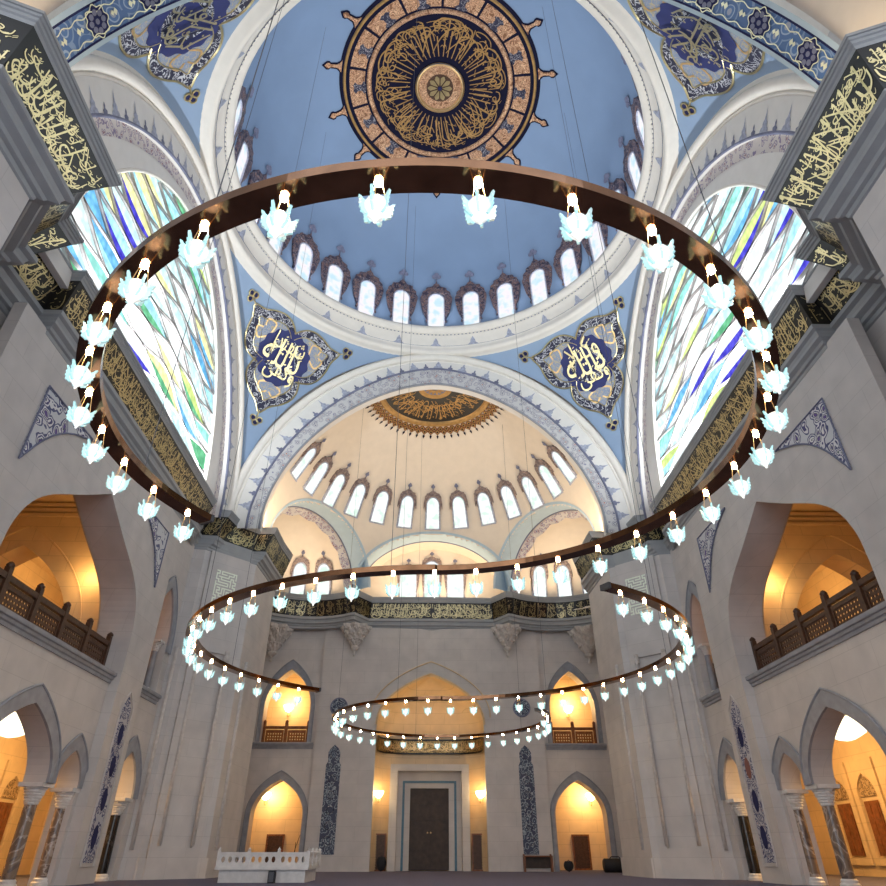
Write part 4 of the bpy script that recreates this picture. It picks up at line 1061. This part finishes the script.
strokes(mb, [(P, w_ * .8) for P, w_ in calligraphy(5.4, 41, .9)], lambda u, v, w=0.: fhalf(.85 + (v) * 1.35, PI - u / 5.4 * PI, .035 + w))
strokes(mb, [(P, w_ * .6) for P, w_ in calligraphy(5.4, 42, .7)], lambda u, v, w=0.: fhalf(1.2 + (v) * 1.0, PI - u / 5.4 * PI, .035 + w))
mb.build('gilt_calligraphy', M['gold3'], t)
g1 = MB(); g2 = MB(); g3 = MB()
for row, (r0, r1, n) in enumerate(((2.5, 2.86, 34), (2.66, 3.02, 34))):
    for k in range(n + 1):
        a = lerp(-.30, PI + .30, (k + (.5 if row else 0)) / n); rm = (r0 + r1) / 2; da = .062
        if rm * math.sin(a) + 22.75 < 22.12: continue
        for g, s, w in ((g1, 1., .03 + row * .012), (g2, .66, .045 + row * .012), (g3, .3, .055 + row * .012)):
            g.add([fhalf(rm + (r0 - rm) * s, a, w), fhalf(rm, a + da * s, w), fhalf(rm + (r1 - rm) * s, a, w), fhalf(rm, a - da * s, w)], [(0, 1, 2, 3)])
        if row and k % 1 == 0: g3.add([fhalf(3.0, a, .03), fhalf(3.1, a + .018, .03), fhalf(3.24, a, .03), fhalf(3.1, a - .018, .03)], [(0, 1, 2, 3)])
g1.build('diamond_fringe', M['wood_red'], t); g2.build('diamond_fringe', M['gold3'], t); g3.build('fringe_tips', M['ink'], t)

# pendentive cartouches
LET = {'a': '\uFEAA\uFEF4\uFEEC\uFEB7'[::1]}
W_KAFA = '\uFEF0\uFED4\uFEDB\uFEED'; W_BILLAH = '\uFEEA\uFEE0\uFEDF\uFE8E\uFE91'; W_SHAHIDA = '\uFE8D\uFEAA\uFEF4\uFEEC\uFEB7'; W_WAKILA = '\uFEFC\uFEF4\uFEDB\uFEED'
for az, lab, txt in ((-45, 'cartouche on the far left pendentive', W_SHAHIDA), (45, 'cartouche on the far right pendentive', W_WAKILA),
                     (-135, 'cartouche on the near left pendentive, cut by the blue arch', None), (135, 'cartouche on the near right pendentive, cut by the blue arch', None)):
    a0, e0 = R(az), R(34.6)
    def FCt(u, v, w=0.):
        el = e0 + v / PR; return pend(a0 + u / (PR * math.cos(e0 + .6 * v / PR)), PZ + PR * math.sin(el), w)
    t = thing('calligraphy_cartouche', FCt(0, 0, .02), 'navy and gold three-lobed ' + lab, 'cartouche', 'calligraphy cartouches on the pendentives')
    half = [(.5, 1.02), (.8, 1.13), (1.15, 1.16), (1.5, 1.04), (1.85, .72), (2.12, .34), (2.5, .06)]
    hs = cat(half, 4); lobe = hs + [(x, -y) for x, y in hs[::-1]]
    def rot(P, q): return [(x * math.cos(q) - y * math.sin(q), x * math.sin(q) + y * math.cos(q)) for x, y in P]
    for q in (R(28), R(152), R(-90)):
        LB = rot(lobe, q)
        s = MB().fan(LB, FCt, .03).build('scroll_lobe', M['scroll'], t)
        MB().tube([FCt(a, b, .03) for a, b in LB], .035, 5).build('gilt_outline', M['gold'], s)
        i2 = [((x - .45) * .74 + .45, y * .74) for x, y in lobe]
        MB().fan(rot(i2, q), FCt, .04).build('inner_field', M['scroll_grey'], s)
        MB().tube([FCt(a, b, .045) for a, b in rot(i2, q)], .022, 5).build('inner_outline', M['gold'], s)
        mb = MB(); mb.tube([FCt(a, b, .03) for a, b in rot([(2.42, 0), (2.72, 0)], q)], .03, 5)
        for x, y in ((2.98, 0), (2.82, -.14), (2.82, .14)):
            P = rot([(x + .12 * math.cos(2 * PI * k / 12), y + .12 * math.sin(2 * PI * k / 12)) for k in range(12)], q)
            mb.tube([FCt(a, b, .035) for a, b in P], .03, 5, True)
        mb.build('trefoil_finial', M['gold'], t)
        mb = MB()
        for x, y in ((2.98, 0), (2.82, -.14), (2.82, .14)): mb.poly(rot([(x + .11 * math.cos(2 * PI * k / 12), y + .11 * math.sin(2 * PI * k / 12)) for k in range(12)], q), [], FCt, .03)
        mb.build('finial_ground', M['navy'], t)
        sw = MB(); strokes(sw, [(cat(rot(P, q), 6), .07) for P in ([(1.15, .1), (1.35, .5), (1.7, .3), (1.55, .05)], [(1.15, -.1), (1.35, -.5), (1.7, -.3), (1.55, -.05)])], FCt, h=.05); sw.build('gold_leaf_scroll', M['gold2'], s)
    disc = [((1.16 + .045 * math.cos(14 * q)) * math.cos(q), (1.2 + .045 * math.cos(14 * q)) * math.sin(q)) for q in [2 * PI * k / 84 for k in range(84)]]
    MB().fan(disc, FCt, .055).build('navy_disc', M['navy2'], t)
    mb = MB()
    if txt:
        for vs, fs in arabic([(txt, .02, .52, 1.5), (W_BILLAH, -.1, -.02, 1.75), (W_KAFA, .08, -.60, 1.4)]): mb.add([FCt(a, b, .13) for a, b in vs], fs)
        rq = random.Random(az)
        S = [([(a, b), (a + .09, b + .05)], .04) for a, b in [(rq.uniform(-.9, .9), rq.uniform(-.9, .9)) for _ in range(40)] if a * a + b * b < .95 and abs(b) > .2]
        strokes(mb, S, FCt, h=.13)
    else:
        S = [([(a * 1.15 - 1.25, b * 1.15 - 1.05 + o_) for a, b in P], w * 1.2) for o_, sd in ((.95, 3), (.25, 4), (-.2, 5)) for P, w in calligraphy(2.2, sd + az, .62)]
        strokes(mb, S, FCt, lambda u, v: u * u + v * v < 1.12, h=.13)
    mb.build('gilt_calligraphy', M['gold'], t)

# ================================================================== CHANDELIERS
RZ = 4.25; RWD, RHT = .2, .085
C1, C2, C3 = ((-.22, 5.9), 3.4, 3.4), ((.05, 14.12), 5.18, 4.85), ((.3, 22.4), 3.46, 3.46)
def arcp(C, a0, a1, st=2.):
    n = max(2, int(abs(a1 - a0) / st)); return [(C[0][0] + C[1] * math.cos(R(lerp(a0, a1, k / n))), C[0][1] + C[2] * math.sin(R(lerp(a0, a1, k / n)))) for k in range(n + 1)]
PA = arcp(C1, 150, 448) + arcp(C2, 268, 128)
PB = arcp(C2, -59, 88) + arcp(C3, 268, -33)
def ceil_z(x, y):
    r = math.hypot(x, y - CY)
    if r < 7.1: return dome_z(r)
    if y > CY + A: return SC0[2] + math.sqrt(max(.1, SR * SR - x * x - (y - 23) ** 2))
    if y < 5.48: return SP + math.sqrt(max(.1, NR * NR - x * x - (y - 5.48) ** 2))
    rho = min(r, PR - .01); return min(PZ + math.sqrt(PR * PR - rho * rho), 19.6)
def resample(P, step, start=0.):
    out = []; acc = start
    for a, b in zip(P, P[1:]):
        l = math.hypot(b[0] - a[0], b[1] - a[1])
        while acc < l: out.append((lerp(a[0], b[0], acc / l), lerp(a[1], b[1], acc / l))); acc += step
        acc -= l
    return out
_lamp = {}
def lamp(root, x, y):
    loc = Vector((x, y, RZ)) - root.location
    if 'p' not in _lamp:
        mb = MB().lathe([(.06, -.215), (.074, -.235), (.079, -.27), (.072, -.31), (.052, -.35), (.026, -.38), (.01, -.40), (.012, -.412), (0, -.42)], 14).lathe([(.05, -.222), (.064, -.25), (.06, -.29), (0, -.34)], 12)
        p = mb.build('pendant_lamp', M['bowl'], None, True, at=(0, 0, 0))
        mb = MB()
        fin = [(.072, -.235), (.088, -.226), (.1, -.205), (.119, -.196), (.112, -.222), (.102, -.24), (.113, -.258), (.1, -.275), (.109, -.298), (.093, -.312), (.098, -.335), (.078, -.347), (.062, -.362), (.048, -.357), (.07, -.31), (.076, -.27)]
        for k in range(6):
            a = 2 * PI * k / 6 + .3; ca, sa = math.cos(a), math.sin(a)
            mb.plate(fin, [], lambda u, v, w=0.: (u * ca - w * sa, u * sa + w * ca, v), .018, .009)
        mb.build('glass_petals', M['petal'], p)
        mb = MB()
        for k in range(3):
            a = 2 * PI * k / 3 + .4; mb.tube([(.026 * math.cos(a), .026 * math.sin(a), -.0), (.066 * math.cos(a), .066 * math.sin(a), -.225)], .003, 5)
        mb.build('hanger_wires', M['gold2'], p)
        MB().lathe([(.0, -.045), (.016, -.041), (.028, -.026), (.028, -.01), (.02, .004), (0, .006)], 14).build('bulb', M['bulb'], p, True)
        p.parent = root; p.location = loc; _lamp['p'] = p
        return
    c = copy_tree(_lamp['p'], root); c.location = loc
def chandelier(P, label):
    t = thing('chandelier', (P[0][0], P[0][1], RZ), label, 'chandelier')
    n = len(P); IN = []; OUT = []
    for i in range(n):
        a = P[max(0, i - 1)]; b = P[min(n - 1, i + 1)]; l = math.hypot(b[0] - a[0], b[1] - a[1]); nx, ny = -(b[1] - a[1]) / l, (b[0] - a[0]) / l
        IN.append((P[i][0] + nx * RWD / 2, P[i][1] + ny * RWD / 2)); OUT.append((P[i][0] - nx * RWD / 2, P[i][1] - ny * RWD / 2))
    mb = MB(); e = .012
    mb.strip([(x, y, RZ) for x, y in IN], [(x, y, RZ) for x, y in OUT]); mb.strip([(x, y, RZ + RHT) for x, y in IN], [(x, y, RZ + RHT) for x, y in OUT])
    mb.strip([(x, y, RZ) for x, y in IN], [(x, y, RZ + RHT) for x, y in IN]); mb.strip([(x, y, RZ) for x, y in OUT], [(x, y, RZ + RHT) for x, y in OUT])
    mb.build('bronze_band', M['brass'], t)
    for i, s in ((0, -1), (n - 1, 1)):
        a, b = Vector((*IN[i], 0)), Vector((*OUT[i], 0)); d = (b - a).normalized(); f = Vector((d.y, -d.x, 0)); k = 1 if i else -1
        a1 = Vector((*P[min(n - 1, i + 1)], 0)) - Vector((*P[max(0, i - 1)], 0)); a1.normalize(); a1 *= k
        MB().box(-.005, RWD + .005, -.005, RHT + .005, 0, .05, Fr(a + Vector((0, 0, RZ)), d, (0, 0, 1), a1)).build('end_cap', M['metal'], t)
    for x, y in resample(P, 4.3, 1.2):
        MB().tube([(x, y, RZ + RHT), (x, y, ceil_z(x, y) - .02)], .005, 5).build('suspension_cable', M['metal'], t)
    for x, y in resample(P, .645, .3): lamp(t, x, y)
    return t
chandelier(PA, 'long bronze ribbon chandelier with glass lamps, its big ring nearest overhead')
chandelier(PB, 'bronze ribbon chandelier with glass lamps, ending in the small ring before the entrance')

# ================================================================== SMALL THINGS ON THE FLOOR
t = thing('marble_platform', (-4.3, 20.2, 0), 'low white marble platform with a pierced balustrade on the left of the carpet', 'platform')
MB().box(-5.35, -3.2, 19.3, 21.2, 0, .3).build('base', M['marble_white'], t)
MB().box(-5.45, -3.12, 19.2, 21.3, .27, .33).build('top_slab', M['marble_white'], t)
def balus(F, L, n):
    mb = MB().box(0, L, .60, .64, -.03, .03, F).box(0, L, .33, .37, -.03, .03, F); mb.build('rail', M['marble_white'], t)
    for k in range(n + 1): 
        u = L * k / n
        MB().box(u - .035, u + .035, .33, .67, -.04, .04, F).lathe([(.03, 0), (.04, .03), (.015, .06), (0, .09)], 8, F(u, .67, 0)).build('post', M['marble_white'], t)
    w = L / n
    for k in range(n):
        a, b = k * w + .035, (k + 1) * w - .035; q = (b - a) / 4
        MB().plate([(a, .37), (b, .37), (b, .60), (a, .60)], [[(a + (j + .5) * q + q * .3 * math.cos(2 * PI * i / 8), .485 + .07 * math.sin(2 * PI * i / 8)) for i in range(8)][::-1] for j in range(4)], F, .03, .015).build('pierced_panel', M['marble_white'], t)
balus(Fr((-5.4, 19.25, 0), (1, 0, 0), (0, 0, 1), (0, -1, 0)), 2.25, 3)
balus(Fr((-3.15, 19.25, 0), (0, 1, 0), (0, 0, 1), (1, 0, 0)), 2.0, 3)
t = thing('speaker_box', (-3.95, 18.95, 0), 'small black box standing against the front of the marble platform', 'box')
MB().box(-4.03, -3.87, 18.85, 19.05, 0, .26).build('body', M['dark'], t); MB().box(-4.01, -3.89, 18.84, 18.85, .03, .23).build('front_grille', M['metal'], t)
t = thing('duffel_bag', (7.3, 29.4, 0), 'black cylindrical duffel bag lying before the right arch of the back wall', 'bag')
MB().tube([(6.80, 29.5, .23), (6.83, 29.5, .23), (7.68, 29.35, .23), (7.71, 29.34, .23)], [.19, .23, .23, .19], 20).build('body', M['dark'], t, True)
MB().tube([(7.05, 29.46, .45), (7.12, 29.44, .51), (7.4, 29.4, .51), (7.47, 29.39, .45)], .02, 6).build('handle', M['dark'], t)
t = thing('backpack', (-1.95, 31.1, 0), 'black backpack leaning on the wooden screen left of the entrance door', 'bag')
mb = MB(); mb.grid(lambda u, v: (-1.95 + .2 * math.cos(u * 2 * PI) * math.sin(PI * (.15 + .85 * (1 - v))) ** .5, 31.1 + .13 * math.sin(u * 2 * PI) * math.sin(PI * (.15 + .85 * (1 - v))) ** .5, .5 * v), 16, 10, True); mb.build('body', M['dark'], t, True)
MB().tube([(-2.02, 31.05, .47), (-1.95, 31.05, .54), (-1.88, 31.05, .47)], .015, 6).build('handle', M['dark'], t)
t = thing('backpack', (5.62, 30.5, 0), 'small dark bag on the floor in the right lower arch of the back wall', 'bag')
mb = MB(); mb.grid(lambda u, v: (5.62 + .2 * math.cos(u * 2 * PI) * math.sin(PI * (.15 + .85 * (1 - v))) ** .5, 30.5 + .15 * math.sin(u * 2 * PI) * math.sin(PI * (.15 + .85 * (1 - v))) ** .5, .36 * v), 16, 8, True); mb.build('body', M['dark'], t, True)
MB().tube([(5.55, 30.45, .33), (5.62, 30.45, .4), (5.69, 30.45, .33)], .014, 6).build('handle', M['dark'], t)
F = ffar(YB - .02)
t = thing('wooden_bench', F(4.4, 0, .2), 'low brown wooden bench against the back wall under the right tall navy tile panel', 'bench')
MB().box(3.85, 4.98, .12, .5, .04, .08, F).build('back_panel', M['wood_door'], t)
MB().box(3.83, 5.0, .50, .55, .0, .34, F).build('seat', M['wood_red'], t)
for u in (3.83, 4.93): MB().box(u, u + .07, 0, .6, .0, .09, F).build('leg', M['wood_red'], t); MB().box(u, u + .07, 0, .5, .25, .33, F).build('leg', M['wood_red'], t)
t = thing('microphone_stand', (-4.95, 31.4, 0), 'thin black boom stand in the left lower arch of the back wall', 'stand')
MB().tube([(-5.45, 30.7, .02), (-5.45, 30.7, 1.0)], .014, 6).tube([(-5.5, 30.7, .6), (-5.3, 30.65, 1.25)], .01, 6).build('pole', M['dark'], t)
for k in range(3): MB().tube([(-5.45, 30.7, .12), (-5.45 + .25 * math.cos(2.1 * k), 30.7 + .25 * math.sin(2.1 * k), .01)], .012, 6).build('leg', M['dark'], t)
t.location = (-5.45, 30.7, 0)
for c in t.children:
    for v in c.data.vertices: v.co.x += .5; v.co.y += .7

# ================================================================== LIGHT
def light(kind, loc, energy, col, size=.2, rot=None, sy=None, spread=None):
    l = bpy.data.lights.new('light', kind); l.energy = energy; l.color = col
    if kind == 'AREA':
        l.size = size
        if sy: l.shape = 'RECTANGLE'; l.size_y = sy
    else: l.shadow_soft_size = size
    o = bpy.data.objects.new('light', l); COL.objects.link(o); o.location = loc
    if rot: o.rotation_euler = rot
    return o
WARM = (1., .59, .21); WARM2 = (1., .76, .50)
for sx in (-1, 1):
    light('POINT', (sx * 11.1, 17.6, 2.9), 200, WARM, .3)
    light('POINT', (sx * 11.3, 22.5, 3.2), 150, WARM, .3)
    light('POINT', (sx * 10.2, 17.75, 7.5), 22, WARM, .15)
    light('POINT', (sx * 12.5, 14.0, 9.0), 16, WARM, .4)
    light('POINT', (sx * 12.6, 22.5, 8.3), 120, WARM, .4)
    light('POINT', (sx * 7.2, YB + 2.3, 2.9), 60, WARM, .2)
    light('POINT', (sx * 6.9, YB + 2.3, 6.9), 62, WARM, .2)
    light('POINT', (sx * 2.05, YB + .75, 2.95), 9, WARM, .12)
    # unseen lights added on the cornice shelf: cool fill under windows, warm on piers
    light('AREA', (sx * 7.9, 14.6, 11.36), 340, (.90, .96, 1.), .3, (PI, sx * R(-24), 0), 9.)
    light('AREA', (sx * 6.75, 22.9, 11.36), 80, WARM2, .7, (PI, 0, 0), .5)
    light('AREA', (sx * 6.75, 5.6, 11.36), 14, WARM2, .7, (PI, 0, 0), .5)
for q in (-1, 1): light('AREA', (q * 6.0, 24.9, 11.4), 34, (1., .80, .58), .7, (PI, q * R(-22), 0), .7)
for x, y, sx_, e in ((0, 30.3, 5., 74), (-6.3, 28.9, 3., 30), (6.3, 28.9, 3., 30)):
    light('AREA', (x, y + .1, 11.4), e, WARM2, sx_, (PI, 0, R({0: 0, -6.3: 37, 6.3: -37}[x])), .3)
light('AREA', (0, YB + .55, 5.15), 14, WARM, 3.4, (PI, 0, 0), .2)
# unseen area lights added on the dome's ring ledge to brighten the dome
for k in range(14):
    a = 2 * PI * (k + .5) / 14
    light('AREA', (7.0 * math.cos(a), CY + 7.0 * math.sin(a), 20.9), 18, (.92, .94, 1.), 1.2, (PI, R(-12), a), .15)

w = bpy.data.worlds.new('World'); SC.world = w; w.use_nodes = True
bg = w.node_tree.nodes['Background']; bg.inputs[0].default_value = (.84, .91, 1., 1); bg.inputs[1].default_value = 1.3

# ================================================================== CAMERA
cam = bpy.data.cameras.new('camera'); co = bpy.data.objects.new('camera', cam); COL.objects.link(co)
cam.sensor_width = 36; cam.lens = 36 * 633 / 886; cam.clip_start = .05; cam.clip_end = 200
co.location = (-.24, 0, .60); co.rotation_euler = (R(90 + 33), 0, R(-1.5))
SC.camera = co
vs = SC.view_settings; vs.view_transform = 'Standard'; vs.look = 'None'; vs.exposure = .86; vs.gamma = 1.; vs.use_curve_mapping = False
SC.cycles.use_denoising = True; SC.cycles.max_bounces = 7; SC.cycles.diffuse_bounces = 5; SC.cycles.sample_clamp_indirect = 6
